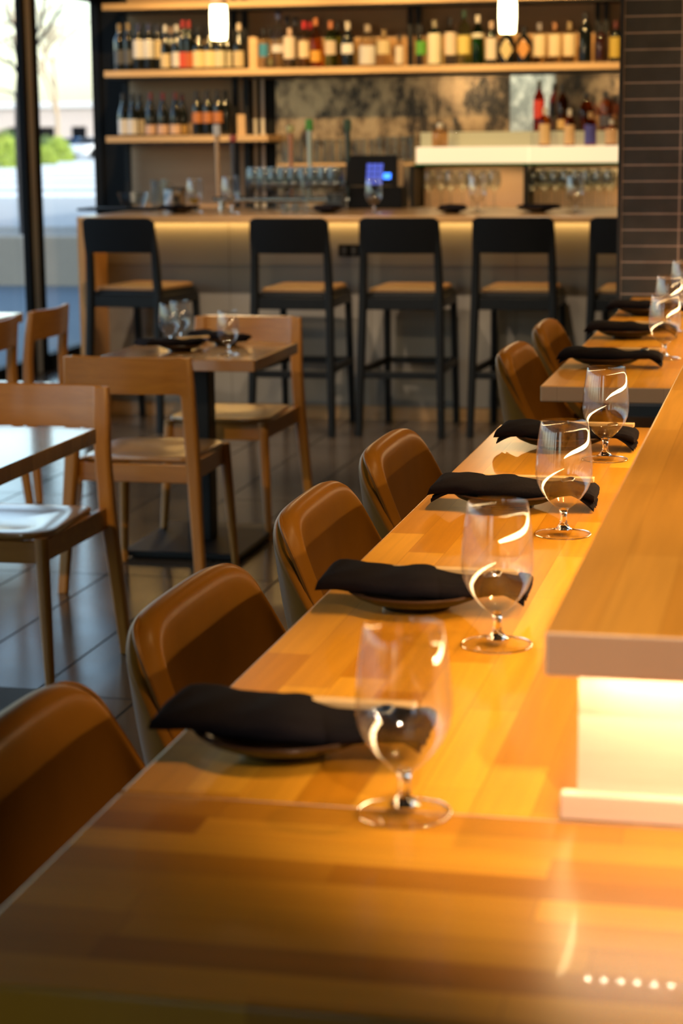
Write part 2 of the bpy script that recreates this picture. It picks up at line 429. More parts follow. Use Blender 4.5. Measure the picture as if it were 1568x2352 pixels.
# supports below the tops
slab('cabinet', .0, .6, 1.62, 3.76, 0, CZ-.041, M['wall'], 'plain cabinet carrying the long beech counter', 'cabinet')
slab('cabinet', .0, .6, 4.6, 6.93, 0, CZ-.037, M['wall'], 'plain cabinet carrying the far beech counter by the tiles', 'cabinet')
slab('support_block', .55, .9, 1.2, 1.5, 0, CZ-.041, M['wall'], 'block leg carrying the bare front section of the counter', 'cabinet')
# raised ledge with light strip
for (y0, y1, lab) in ((1.514, 3.80, 'raised beech ledge with glowing light strip beneath its front edge'), (4.45, 6.94, 'raised beech ledge standing on the far counter')):
    t = thing('raised_ledge', lab, 'ledge', (0, y0, CZ))
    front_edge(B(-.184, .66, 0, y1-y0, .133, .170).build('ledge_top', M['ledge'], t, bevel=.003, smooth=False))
    B(-.163, .62, .062, y1-y0-.03, .0, .133).build('riser', M['maple'], t, smooth=False)
    B(-.176, .62, .048, .062, .0, .0225).build('base_moulding', M['maple'], t, bevel=.002, smooth=False).data.materials[0] = M['maple']
    if y0 < 2:
        mb = MB()
        for k in range(58):
            x = -.15+k*.0135
            mb.box(x-.0022, x+.0022, .034, .0385, .1300, .1322)
        st = B(-.158, .62, .031, .0415, .1320, .133).build('light_strip', M['maple'], t, smooth=False)
        mb.build('led_chip', M['led'], st, smooth=False)['kind'] = 'stuff'

def ring_glass(t):
    me = [c for c in t.children if c.name.startswith('foot')][0].data
    me.materials.append(M['glass_solid'])
    for p in me.polygons:
        if math.hypot(p.center.x, p.center.y) > .0355: p.material_index = 1
# ------------------------------------------------------------------ stemmed water glass
def make_glass(label, loc):
    t = thing('water_glass', label, 'glass', loc, group='stemmed water glasses on the counters')
    out = [(.0055, .0355), (.009, .038), (.016, .0435), (.0245, .052), (.0325, .0635), (.0375, .075), (.0398, .086), (.0400, .095), (.0392, .110), (.0372, .130), (.0348, .147), (.0326, .160)]
    inn = [(r-.0011, z) for r, z in out[::-1]][:-2]+[(.008, .0405), (.0001, .0395)]
    MB().lathe(out+[(.0321, .1606)]+inn, 48).build('bowl', M['glass'], t, angle=60)
    MB().lathe([(.0001, .0385), (.0075, .0372), (.0055, .0335), (.0046, .028), (.0046, .022), (.0056, .0165), (.0085, .0115), (.0125, .0085), (.0001, .0078)], 32).build('stem', M['glass_solid'], t, angle=60)
    MB().lathe([(.0001, .0077), (.012, .0082), (.020, .0056), (.030, .0036), (.0380, .0027), (.0393, .0016), (.0385, .0003), (.0001, .0003)], 48).build('foot', M['foot'], t, angle=60); ring_glass(t)
    return t
GL = [(-.3033, 1.5527), (-.3093, 2.1178), (-.3088, 2.7486), (-.3134, 3.417)]
GLAB = ['blurred stemmed glass nearest the bare end of the counter', 'second stemmed glass from the bare counter end',
        'stemmed glass standing between the second glass and the farthest one', 'stemmed glass nearest the gap at the far end of the counter']
glass0 = make_glass(GLAB[0], (GL[0][0], GL[0][1], CZ))
for (x, y), l in list(zip(GL, GLAB))[1:]: dup(glass0, (x, y, CZ), random.random(), l)
dup(glass0, (-.318, 5.02, CZ), .3, 'stemmed glass beside the nearest setting of the far counter')
dup(glass0, (-.352, 5.72, CZ), .5, 'stemmed glass beside the middle setting of the far counter')
dup(glass0, (-.352, 6.42, CZ), .7, 'stemmed glass beside the setting under the tiled wall')

# ------------------------------------------------------------------ plate, napkin, chopsticks
def make_plate(label, loc):
    t = thing('plate', label, 'plate', loc, group='dark glazed side plates')
    MB().lathe([(.0001, .004), (.033, .004), (.036, 0), (.040, 0), (.042, .0055), (.060, .0095), (.076, .0165), (.0835, .0225), (.0825, .0245), (.074, .0195), (.058, .013), (.040, .0095), (.0001, .009)], 56).build('dish', M['ceramic'], t, angle=50)
    MB().lathe([(.0832, .0222), (.0842, .0236), (.0830, .0254), (.0815, .0246), (.0832, .0222)], 56).build('rim', M['ceramic_rim'], t)
    return t


def napkin_mesh(var, seed):
    rnd = random.Random(seed); mb = MB(); N, K = 46, 28; L = .245; rings = []
    for i in range(N+1):
        s = i/N; x = -L/2+L*s
        b = 1/(1+math.exp((s-.60)*22))                      # 1 on the thick left half, 0 on the thin right half
        bulge = math.exp(-((s-.47)/.13)**2)
        hw = .043+.011*b-.004*math.exp(-((s-.62)/.1)**2)
        hh = .0088+.0034*b+.0026*bulge*(1-var*.3)
        yc = -.002-.010*(1-b)*(1-s)*2+.004*math.sin(5*s+seed)
        zb = .0235-.006*math.exp(-((s-.5)/.27)**4)
        if s > .86: zb -= (.002+.006*var)*((s-.86)/.14)**1.5
        if var and s < .2: zb -= .005*((.2-s)/.2)**1.4
        end = min(1, .88+s*9, .80+(1-s)*9); hh *= end
        ring = []
        for k in range(K):
            a = 2*PI*k/K; ca, sa = math.cos(a), math.sin(a); e = .62
            yy = hw*abs(ca)**e*(1 if ca > 0 else -1); zz = hh*abs(sa)**.8*(1 if sa > 0 else -1)
            fold = .0009*math.sin(9*a+3*s+seed)*(1-b) + .0008*math.sin(31*s+4*a+seed)
            ring.append((x+.006*math.sin(a)*(s < .06)+rnd.uniform(-.0004, .0004), yc+yy*(1+.03*math.sin(12*s+seed)), zb+hh+zz+fold))
        rings.append(ring)
    mb.loft(rings)
    # the under layers that hang out at the ends
    def flap(x0, x1, y0, y1, drop, ph):
        n, m = 8, 14; vs, fs = [], []
        for i in range(n+1):
            for j in range(m+1):
                s, q = i/n, j/m
                z = .0262-drop*s**1.6+.0028*s*math.sin(q*17+ph)
                vs.append((x0+(x1-x0)*s, y0+(y1-y0)*q+.004*s*math.sin(q*9+ph), z))
        for i in range(n):
            for j in range(m):
                a = i*(m+1)+j; fs.append((a, a+1, a+m+2, a+m+1))
        k = len(vs); top = [(x, y, z+.0035) for x, y, z in vs]; fs2 = [tuple(v+k for v in f[::-1]) for f in fs]
        bd = list(range(0, m+1))+[i*(m+1)+m for i in range(1, n+1)]+[n*(m+1)+j for j in range(m-1, -1, -1)]+[i*(m+1) for i in range(n-1, 0, -1)]
        side = [(bd[i], bd[(i+1) % len(bd)], bd[(i+1) % len(bd)]+k, bd[i]+k) for i in range(len(bd))]
        mb.add(vs+top, fs+fs2+side)
    if var:
        flap(-.085, -.120, -.050, .02, .013, seed); flap(-.088, -.117, -.044, .03, .009, seed+2)
        flap(.085, .122, -.038, .026, .021, seed+1); flap(.088, .120, -.03, .02, .017, seed+4)
    else:
        flap(.085, .119, -.034, .03, .012, seed+1)
    return mb


def make_napkin(label, loc, var, seed, rz=0):
    o = napkin_mesh(var, seed).build('napkin', M['napkin'], angle=70)
    o.location = loc; o.rotation_euler = (0, 0, rz)
    return tag(o, label, 'napkin', 'folded charcoal napkins on the plates')


def make_sticks(label, loc, rz=0):
    t = thing('chopsticks', label, 'chopsticks', loc, rz, 'wooden chopsticks tucked in the napkins')
    for s in (-1, 1):
        mb = MB(); mb.loft([[(x, s*.0042+w_*math.cos(a), w_*math.sin(a)) for a in [PI/4+k*PI/2 for k in range(4)]] for x, w_ in ((-.095, .0032), (.0, .0045), (.108, .0052))])
        mb.build('chopstick', M['stick'], t, bevel=.001)
    return t


def make_rest(label, loc, rz=0):
    mb = MB(); rings = []
    for i in range(9):
        s = i/8; x = -.016+.032*s; r = math.sin(PI*min(max(s, .04), .96))**.5
        rings.append([(x, .009*r*math.cos(a), .005+.005*r*math.sin(a)-.0018*math.exp(-((s-.5)/.2)**2)*(math.sin(a) > 0)) for a in [2*PI*k/14 for k in range(14)]])
    o = mb.loft(rings).build('chopstick_rest', M['rest'], angle=70); o.location = loc; o.rotation_euler = (0, 0, rz)
    return tag(o, label, 'chopstick rest', 'black chopstick rests')


SET = [(-.432, 1.705, 0, 0, 'nearest the bare counter end'), (-.418, 2.285, 0, .03, 'second from the bare counter end'),
       (-.405, 2.955, 1, 0, 'next to last before the counter gap'), (-.392, 3.545, 1, -.03, 'at the far edge of the long counter'),
       (-.432, 4.83, 1, .0, 'nearest the front edge of the far counter'), (-.44, 5.53, 1, .02, 'in the middle of the far counter'),
       (-.448, 6.25, 1, .0, 'under the tiled wall')]
plate0 = None
for i, (x, y, var, rz, wh) in enumerate(SET):
    pl = (x-.012, y, CZ)
    if plate0 is None: plate0 = make_plate('dark glazed plate of the setting '+wh, pl)
    else: dup(plate0, pl, i*.7, 'dark glazed plate of the setting '+wh)
    make_napkin('folded charcoal napkin on the plate '+wh, (x, y-.002, CZ), var, i+1, rz)
    s0 = .0355
    make_sticks('pale wooden chopsticks tucked in the napkin '+wh, (x-.002+.01*var, y+.024, CZ+s0+.0045), rz-.02)
    make_rest('shiny black chopstick rest on the napkin '+wh, (x+.080, y-.006, CZ+.0385), 1.2)

# ------------------------------------------------------------------ leather bucket stools at the counter
def make_bucket(label, loc, rz=0):
    """faces local +x; origin on the floor below the middle of the seat"""
    t = thing('leather_counter_chair', label, 'chair', loc, rz, 'tan leather chairs along the counters')
    rim = [(.0, -.190, .958), (.09, -.190, .957), (.140, -.187, .954), (.172, -.181, .945), (.194, -.170, .922), (.205, -.153, .882), (.216, -.128, .825), (.226, -.092, .765), (.234, -.042, .70), (.238, .025, .655)]
    low = [(.0, -.115, .60), (.09, -.115, .60), (.140, -.111, .60), (.172, -.100, .60), (.194, -.082, .60), (.205, -.064, .60), (.216, -.042, .60), (.224, -.015, .60), (.229, .015, .602), (.231, .05, .606)]
    K = 9; pts = []
    def row(s):
        out = []
        for (a, b) in zip(rim, low):
            q = s
            belly = math.sin(PI*s)
            out.append((b[1]+(a[1]-b[1])*q-.012*belly, b[0]+(a[0]-b[0])*q+.006*belly, b[2]+(a[2]-b[2])*q))
        return out
    vs, fs = [], []
    for k in range(K+1):
        h = row(k/K); full = [(x, -y, z) for x, y, z in h[:0:-1]]+h
        vs += full
    n = len(rim)*2-1
    for k in range(K):
        for j in range(n-1):
            a = k*n+j; fs.append((a, a+1, a+n+1, a+n))
    o = MB().add(vs, fs).build('backrest', M['leather'], t, solid=-.046, sub=2, angle=180)
    full = [(y, x, z, -1) for y, x, z in rim[:0:-1]]+[(y, x, z, 1) for y, x, z in rim]
    sp = []
    for k, (y, x, z, sg) in enumerate(full):
        w_ = min(1, max(0, (y-.13)/.11)); d = Vector((-(1-.75*w_), sg*w_, .0)).normalized(); up_ = .012*(1-w_)
        sp.append(Vector((x, sg*y, z))+d*.030+Vector((0, 0, -.012*(1-w_))))
    sm = []
    for k in range(len(sp)-1):
        p0, p1, p2, p3 = sp[max(k-1, 0)], sp[k], sp[k+1], sp[min(k+2, len(sp)-1)]
        for q in range(5):
            u = q/5; sm.append(.5*((2*p1)+(-p0+p2)*u+(2*p0-5*p1+4*p2-p3)*u*u+(-p0+3*p1-3*p2+p3)*u**3))
    sm.append(sp[-1]); pts = sm
    MB().tube(sm, .0035, 6).build('piping', M['piping'], t)
    # seat
    poly = []
    for k in range(40):
        a = 2*PI*k/40; c, s = math.cos(a), math.sin(a)
        poly.append((0.045+.205*abs(c)**.6*(1 if c > 0 else -1), .235*abs(s)**.6*(1 if s > 0 else -1)))
    MB().loft([[(.045+(x-.045)*q, y*q, z) for x, y in poly] for q, z in ((.96, .585), (1, .60), (1, .625), (.95, .64), (.6, .648), (.05, .646))]).build('seat', M['leather'], t, angle=60)
    for sx, sy in ((1, 1), (1, -1), (-1, 1), (-1, -1)):
        MB().tube([(.04+sx*.14, sy*.14, .59), (.04+sx*.19, sy*.2, 0)], [.013, .009]).build('leg', M['black_metal'], t)
    mb = MB()
    q = .25; px = .04+.14+.05*.66; py = .14+.06*.66
    c = [(.04+.175, .175, q), (.04+.175, -.175, q), (.04-.175, -.175, q), (.04-.175, .175, q)]
    for i in range(4): mb.tube([c[i], c[(i+1) % 4]], .007)
    mb.build('footrest', M['black_metal'], t)
    return t, pts
CHX = -.525
b0, pts = make_bucket('tan leather chair in shadow nearest the bare counter end', (CHX, 1.735, 0))
CH = [(2.33, 'tan leather chair pushed in beside the second place setting'), (2.995, 'tan leather chair with stitched rim beside the third place setting'), (3.60, 'tan leather chair at the far end of the long counter'),
      (5.27, 'tan leather chair nearest the front edge of the far counter'), (5.97, 'tan leather chair in the middle of the far counter')]
for y, l in CH: dup(b0, (CHX, y, 0), random.uniform(-.03, .03), l)

# ------------------------------------------------------------------ oak dining chair and black bar stool (same family)
def post_path(tp, s, taper=1.0):
    return MB().post([(s*x, y, z, wx, wy) for x, y, z, wx, wy in tp])


def rounded_poly(w_front, w_back, y0, y1, r, n=7, bow=.02):
    """seat outline: wide at the front (y1) with a bowed front edge"""
    pts = []
    cs = [(w_back/2-r*.4, y0+r*.4, -PI/2, 0, r*.4), (w_front/2-r, y1-r, 0, PI/2, r)]
    right = []
    for cx, cy, a0, a1, rr in cs:
        for k in range(n+1):
            a = a0+(a1-a0)*k/n; right.append((cx+rr*math.cos(a), cy+rr*math.sin(a)))
    right = [(x, y+bow*(1-(x/(w_front/2))**2)*(y > (y0+y1)/2)) for x, y in right]
    left = [(-x, y) for x, y in right[::-1]]
    mid = [(0, y1+bow)]
    return right+mid+left


def make_dining(label, loc, rz):
    """faces local +y"""
    t = thing('dining_chair', label, 'chair', loc, rz, 'oak dining chairs')
    for s in (-1, 1):
        post_path([(.243, -.267, 0, .034, .030), (.225, -.245, .25, .040, .036), (.212, -.225, .44, .046, .042), (.203, -.225, .60, .046, .036), (.199, -.235, .70, .050, .032), (.197, -.247, .798, .044, .026)], s).build('rear_leg', M['oak_v'], t, bevel=.004)
        MB().tube([(s*.185, .235, .445), (s*.195, .25, .25), (s*.209, .268, 0)], [.020, .018, .0125], 14).build('front_leg', M['oak_v'], t)
        MB().bar((s*.176, .225, .405), (s*.206, -.225, .418), .022, .062).build('side_apron', M['oak'], t, bevel=.003)
    MB().bar((-.18, .232, .405), (.18, .232, .405), .02, .062).build('front_apron', M['oak'], t, bevel=.003)
    MB().bar((-.195, -.195, .405), (.195, -.195, .405), .02, .062).build('rear_apron', M['oak'], t, bevel=.003)
    poly = rounded_poly(.40, .37, -.185, .235, .075)
    mb = MB(); rings = []
    for q, z in ((.93, .437), (.985, .441), (1, .449), (.99, .457), (.9, .459), (.6, .4535), (.3, .4505), (.02, .450)):
        rings.append([(x*q, .03+(y-.03)*q, z+(.006*(y > .15) if q > .8 else 0)*0) for x, y in poly])
    mb.loft(rings).build('seat', M['oak_seat'], t, angle=50)
    # curved back plank, widening into the posts
    N = 26; mb = MB(); rings = []
    for i in range(N+1):
        s = -1+2*i/N; x = s*.205
        bow = -.030*(1-s*s)
        flare = max(0, abs(s)-.80)/.20
        z0, z1 = .678-.022*flare**2, .800+.003*(abs(s))-.012*max(0, abs(s)-.93)/.07
        yt = -.247+bow; yb = -.232+bow; th = .011+.004*flare
        rings.append([(x, yb-th, z0), (x, yb+th, z0), (x, (yb+yt)/2+th, (z0+z1)/2), (x, yt+th*.8, z1-.004), (x, yt, z1), (x, yt-th*.8, z1-.004), (x, (yb+yt)/2-th, (z0+z1)/2)])
    mb.loft(rings).build('backrest', M['oak'], t, angle=50)
    return t
ch0 = make_dining('oak dining chair with its back to the camera at the two-seat table', (-2.135, 6.475, 0), .0)
dup(ch0, (-2.135, 7.475, 0), PI, 'oak dining chair facing the camera across the two-seat table with glasses')
dup(ch0, (-2.150, 5.215, 0), PI, 'oak dining chair with pale seat tucked under the cut-off table', )
dup(ch0, (-3.35, 8.05, 0), PI/2, 'shadowed oak chair seen edge-on beside the window post')
dup(ch0, (-3.35, 7.46, 0), PI/2, 'oak chair cut by the left frame edge, only its back post showing')


def make_stool(label, loc, rz):
    t = thing('bar_stool', label, 'bar stool', loc, rz, 'black bar stools')
    for s in (-1, 1):
        post_path([(.213, -.285, 0, .036, .034), (.205, -.262, .35, .040, .038), (.196, -.238, .70, .042, .042), (.190, -.245, .90, .040, .034), (.186, -.285, 1.085, .036, .024)], s).build('rear_leg', M['black_wood'], t, bevel=.004)
        post_path([(.185, .285, 0, .032, .032), (.178, .235, .68, .036, .036)], s).build('front_leg', M['black_wood'], t, bevel=.004)
        MB().bar((s*.181, .24, .675), (s*.194, -.235, .675), .026, .055).build('side_rail', M['black_wood'], t, bevel=.003)
        MB().bar((s*.182, .26, .335), (s*.204, -.26, .335), .022, .034).build('stretcher', M['black_wood'], t, bevel=.003)
    MB().bar((-.178, .24, .675), (.178, .24, .675), .026, .055).build('front_rail', M['black_wood'], t, bevel=.003)
    MB().bar((-.194, -.232, .672), (.194, -.232, .672), .026, .060).build('rear_rail', M['black_wood'], t, bevel=.003)
    MB().bar((-.182, .262, .335), (.182, .262, .335), .022, .034).build('stretcher', M['black_wood'], t, bevel=.003)
    MB().bar((-.204, -.262, .315), (.204, -.262, .315), .022, .036).build('stretcher', M['black_wood'], t, bevel=.003)
    poly = rounded_poly(.375, .375, -.215, .245, .03, bow=.0)
    MB().loft([[(x*q, .015+(y-.015)*q, z) for x, y in poly] for q, z in ((1, .704), (1, .716), (.985, .722), (.9, .724), (.02, .722))]).build('seat_board', M['black_wood'], t, angle=50)
    MB().loft([[(x*q, .015+(y-.015)*q, z) for x, y in poly] for q, z in ((.90, .7225), (.94, .730), (.93, .742), (.86, .748), (.02, .750))]).build('seat_pad', M['cushion'], t, angle=50)
    N = 24; mb = MB(); rings = []
    for i in range(N+1):
        s = -1+2*i/N; x = s*(.206); bow = -.024*(1-s*s)
        z0, z1 = .925, 1.105-.014*max(0, abs(s)-.9)/.1
        yb, yt = -.250+bow, -.292+bow; th = .010
        rings.append([(s*.209, yb-th, z0), (s*.209, yb+th, z0), (x, (yb+yt)/2+th, (z0+z1)/2), (s*.200, yt+th*.8, z1-.005), (s*.199, yt, z1), (s*.200, yt-th*.8, z1-.005), (x, (yb+yt)/2-th, (z0+z1)/2)])
    mb.loft(rings).build('backrest', M['black_wood'], t, angle=50)
    return t
st0 = make_stool('black bar stool turned aside at the timber end of the bar', (-3.36, 10.13, 0), rad(-9))
for x, y, l in ((-2.49, 10.10, 'second black bar stool from the timber bar end'), (-1.935, 10.14, 'black bar stool just right of the wall outlet on the bar front'),
                (-1.372, 10.19, 'fourth black bar stool from the timber bar end'), (-.79, 10.17, 'black bar stool half hidden by the tiled wall')):
    dup(st0, (x, y, 0), rad(-1), l)

# ------------------------------------------------------------------ two-seat tables
def make_table(name, label, x0, x1, y0, y1, zt, bw, bl):
    cx, cy = (x0+x1)/2, (y0+y1)/2
    t = thing(name, label, 'table', (cx, cy, 0))
    B(x0-cx, x1-cx, y0-cy, y1-cy, zt-.042, zt).build('table_top', M['oak_top'], t, bevel=.003, smooth=False)
    B(-.045, .045, -.045, .045, .03, zt-.042).build('column', M['black_metal'], t, bevel=.006, smooth=False)
    mb = MB().box(-bw/2, bw/2, -bl/2, bl/2, .012, .032); mb.box(-bw/2+.03, bw/2-.03, -bl/2+.03, bl/2-.03, 0, .012)
    mb.build('base_plate', M['black_metal'], t, bevel=.004, smooth=False)
    return t
make_table('dining_table', 'small oak two-seat table with two stemmed glasses', -2.435, -1.845, 6.745, 7.375, .735, .44, .58)
make_table('dining_table', 'oak table cut by the left edge, its top mirroring the window', -2.52, -1.83, 4.27, 5.065, .735, .46, .58)
make_table('dining_table', 'oak table by the window, mostly outside the left frame edge', -4.08, -3.40, 7.05, 8.50, .735, .44, .9)
# on the tables
dup(glass0, (-2.298, 7.20, .735), .2, 'stemmed glass standing behind the napkin on the two-seat table')
dup(glass0, (-2.295, 7.32, .735), .6, 'stemmed glass farthest from the chair with its back turned')
dup(glass0, (-1.985, 6.905, .735), .9, 'stemmed glass by the near corner of the two-seat table')
dup(plate0, (-2.20, 7.02, .735), .3, 'dark plate on the two-seat table behind the turned chair back')
n_ = make_napkin('charcoal napkin behind the turned chair back on the two-seat table', (-2.235, 7.02, .737), 0, 21, .75)
make_sticks('chopsticks on the near napkin of the two-seat table', (-2.20, 7.045, .778), .75)
dup(plate0, (-2.10, 7.27, .735), .9, 'dark plate on the two-seat table before the facing chair')
make_napkin('charcoal napkin before the facing chair on the two-seat table', (-2.12, 7.27, .737), 0, 22, -.5)
make_sticks('chopsticks on the far napkin of the two-seat table', (-2.14, 7.295, .778), -.5)
dup(plate0, (-2.24, 4.93, .735), .4, 'dark plate on the table cut by the left edge')
make_napkin('charcoal napkin on the table cut by the left edge', (-2.275, 4.93, .735), 0, 23, .1)

# ------------------------------------------------------------------ the bar
BZ, BY0, BF, BX0 = 1.098, 10.14, 10.49, -3.735
slab('bar_counter', BX0, 3.3, BY0, 11.45, BZ-.032, BZ, M['bar_wood'], 'long polished wooden bar counter with stools along its front', 'bar counter')
slab('bar_end_panel', BX0, BX0+.04, BY0, 11.40, 0, BZ-.032, M['bar_wood_v'], 'upright timber panel closing the bar at the window end', 'bar panel')
o = B(BX0+.04, 3.3, BF, BF+.06, .075, BZ-.04).build('bar_cabinet', M['concrete'], smooth=False); tag(o, 'grey cement panelled front below the bar counter', 'bar')  # cement front slab of the bar, with nothing built behind it
sm = MB(); sm.box(BX0+.04, 3.3, BF-.0015, BF, .823, .826)
for k in range(8):
    x = -3.0+k*.78; sm.box(x, x+.003, BF-.0015, BF, .075, 1.05)
sm.build('panel_joint', plain('dark_joint', (.12, .10, .085), rough=.8), o, smooth=False)  # thin dark strips mark the panel joints
B(BX0+.04, 3.3, BF+.005, BF+.05, 0, .075).build('kick_board', M['bar_wood'], o, smooth=False)
B(BX0+.05, 3.3, BF-.040, BF-.010, BZ-.040, BZ-.033).build('light_strip', M['bar_led'], o, smooth=False)
t = thing('wall_outlet', 'black socket plate on the bar front between two stools', 'socket', (-2.335, BF-.003, .905))
B(-.058, .058, -.006, 0, -.032, .032).build('plate', M['plastic'], t, bevel=.003, smooth=False)
for s in (-1, 1): B(s*.026-.014, s*.026+.014, -.009, -.006, -.02, .02).build('socket', M['grey_plastic'], t, smooth=False)

# back bar cabinet
slab('back_bar_counter', -4.3, 3.3, 12.78, YB-.01, .86, .90, M['bar_wood'], 'back counter below the bottle shelves behind the bar', 'counter')
slab('back_bar_cabinet', -4.28, 3.28, 12.82, YB-.01, 0, .859, M['black_wood'], 'dark cabinet under the back counter behind the bar', 'cabinet')

# shelves with black steel posts
SY = 13.2
zmid, zlow, ztop = 1.955, 1.520, 2.397
t = thing('bottle_shelving', 'wall shelving of pale boards on black steel posts behind the bar', 'shelves', (0, SY, 0))
def shelf(name, x0, x1, z, th=.042):
    s = B(x0, x1, 0, .33, z-th, z).build(name, M['shelf'], t, smooth=False)
    B(x0+.02, x1, .008, .33, z-th-.014, z-th-.0005).build('steel_rail', M['black_metal'], s, smooth=False)
shelf('top_shelf', -4.63, -.3, ztop); shelf('middle_shelf', -4.63, -.3, zmid); shelf('low_shelf', -4.63, -3.49, zlow)
for px in (290, 541, 566): 
    x = at(px, 200, SY+.25).x
    B(x-.018, x+.018, .22, .26, .9, ZC).build('steel_post', M['black_metal'], t, smooth=False)
for px in (943, 962, 1372, 1392):
    x = at(px, 60, SY+.25).x
    B(x-.016, x+.016, .22, .26, zmid-.05, ZC).build('steel_post', M['black_metal'], t, smooth=False)
xa = at(575, 100, SY+.2).x
B(xa, -.3, .26, .28, zmid, zmid+.19).build('back_rail', M['bar_wood'], t, smooth=False)
for px, z in ((581, zmid), (551, zlow)):
    x = at(px, 150, SY+.03).x
    B(x-.027, x+.027, .03, .05, z, z+(.205 if z == zmid else .135)).build('end_block', M['shelf'], t, smooth=False)

# antiqued mirror panels between the shelves
xs = [at(p, 250, YB-.03).x for p in (632, 1003, 1170, 1276)]+[.2]
MLAB = ['wide mottled brown mirror panel behind the tap handles', 'mottled brown mirror panel left of the bright panel', 'bright mottled mirror panel catching daylight beside the bottles', 'grey mottled mirror panel behind the whisky bottles']
for i in range(4):
    tag(B(xs[i]+.003, xs[i+1]-.003, YB-.03, YB-.012, .95, zmid-.062).build('mirror_panel', M['mirror_clear' if i == 2 else 'mirror'], smooth=False), MLAB[i], 'mirror', 'antiqued mirror panels')
# dark slot with pale upright strips beside the low shelf
x0, x1 = at(574, 250, YB-.02).x, at(631, 250, YB-.02).x
t = thing('dark_panel', 'dark upright panel with two pale strips beside the mirrors', 'panel', ((x0+x1)/2, YB-.02, 0))
wd = x1-x0
B(-wd/2, wd/2, 0, .018, .95, zmid-.062).build('backing', M['frame'], t, smooth=False)
for q in (.22, .52): B(-wd/2+wd*q-.012, -wd/2+wd*q+.012, -.012, 0, .95, zmid-.062).build('strip', M['strip'], t, smooth=False)

# stepped light box
LY = 12.86; lx0 = at(955, 360, LY).x
zb = at(1200, 374, LY).z; zt = at(1200, 336, LY).z
t = thing('light_box', 'glowing stepped acrylic bottle display behind the bar', 'light box', (0, LY, 0))
ls = at(1214, 350, LY).x
for a, b_ in ((lx0, ls-.004), (ls+.004, .2)):
    m1 = B(a, b_, 0, .16, zb, zt).build('front_step', M['lightbox'], t, smooth=False)
    z2 = at(1100, 303, LY+.2).z
    m2 = B(a, b_, .162, .36, zb, z2).build('back_step', M['step'], t, smooth=False)
B(lx0-.01, .2, .0, .36, zb-.012, zb-.001).build('glass_edge', M['green_edge'], t, smooth=False)
mb = MB()
for px in (945, 1207):
    x = at(px, 420, LY).x; mb.box(x-.014, x+.014, .0, .36, .90, zb-.012)
mb.box(lx0-.02, .2, .34, .36, .90, zb-.012); mb.build('black_frame', M['black_metal'], t, smooth=False)
B(lx0, .2, .01, .30, 1.030, 1.045).build('cubby_shelf', M['shelf'], t, smooth=False)
B(lx0, .2, .30, .335, .90, zb-.02).build('cubby_back', M['maple'], t, smooth=False)
zstep, zstep2 = zt, z2

# ------------------------------------------------------------------ bottles
BM = {}
def bmat(kind, col):
    key = (kind, col)
    if key not in BM:
        nm = kind+'_%d' % len(BM)
        BM[key] = thin_glass(nm, col, rough=.02) if kind == 'clear' else plain(nm, col, rough=.12 if kind == 'dark' else .5, coat=.4 if kind == 'dark' else 0)
    return BM[key]
PROF = {
 'bordeaux': [(.0001, 0), (.036, 0), (.037, .004), (.037, .185), (.034, .205), (.022, .225), (.0145, .240), (.0140, .296), (.0001, .296)],
 'burgundy': [(.0001, 0), (.039, 0), (.041, .004), (.041, .135), (.037, .165), (.026, .200), (.0165, .230), (.0145, .250), (.0140, .296), (.0001, .296)],
 'spirit': [(.0001, 0), (.040, 0), (.042, .004), (.042, .165), (.038, .185), (.020, .200), (.0150, .208), (.0150, .250), (.0001, .250)],
 'slim': [(.0001, 0), (.034, 0), (.0355, .004), (.0355, .190), (.030, .215), (.016, .240), (.0140, .25), (.0140, .30), (.0001, .30)],
 'squat': [(.0001, 0), (.048, 0), (.050, .005), (.050, .105), (.046, .125), (.022, .145), (.0160, .155), (.0160, .185), (.0001, .185)],
 'bulb': [(.0001, 0), (.036, 0), (.040, .005), (.047, .08), (.045, .12), (.032, .150), (.0165, .165), (.0150, .20), (.0001, .20)],
}
def bottle(kind, x, y, z, H, R, gk, gcol, capcol, lab, caplen=.045, lspec=None, group=None, name='bottle', sq=1.0):
    pr = PROF[kind]; h0 = pr[-1][1]; r0 = max(r for r, _ in pr); pr = [(r*R/r0, zz*H/h0) for r, zz in pr]
    t = thing(name, lab, 'bottle', (x, y, z), 0, group)
    MB().lathe(pr, 24).build('glass_body', bmat(gk, gcol), t, angle=50)
    rn = pr[-2][0]
    if capcol: MB().lathe([(rn+.0008, H-caplen), (rn+.0012, H+.003), (.0001, H+.0035)], 20).build('cap', bmat('matt', capcol), t, angle=50)
    if lspec:
        l0, l1, col = lspec[:3]; shape = lspec[3] if len(lspec) > 3 else 'band'
        mb = MB(); n = 14; a0, a1 = -PI/2-1.15, -PI/2+1.15; rr = R+.0012; vs, fs = [], []
        if shape == 'band':
            mb.lathe([(R+.0004, l0*H), (rr, l0*H), (rr, l1*H), (R+.0004, l1*H)], n, a0=a0, a1=a1)
        else:
            zc, hz = (l0+l1)/2*H, (l1-l0)/2*H
            for k in range(n+1):
                q = -1+2*k/n; a = -PI/2+q*1.0; e = hz*(1-abs(q))+.001
                vs += [(rr*math.cos(a), rr*math.sin(a), zc-e), (rr*math.cos(a), rr*math.sin(a), zc+e)]
            for k in range(n): fs.append((2*k, 2*k+2, 2*k+3, 2*k+1))
            mb.add(vs, fs)
        mb.build('label', bmat('matt', col), t, angle=50)
    return t

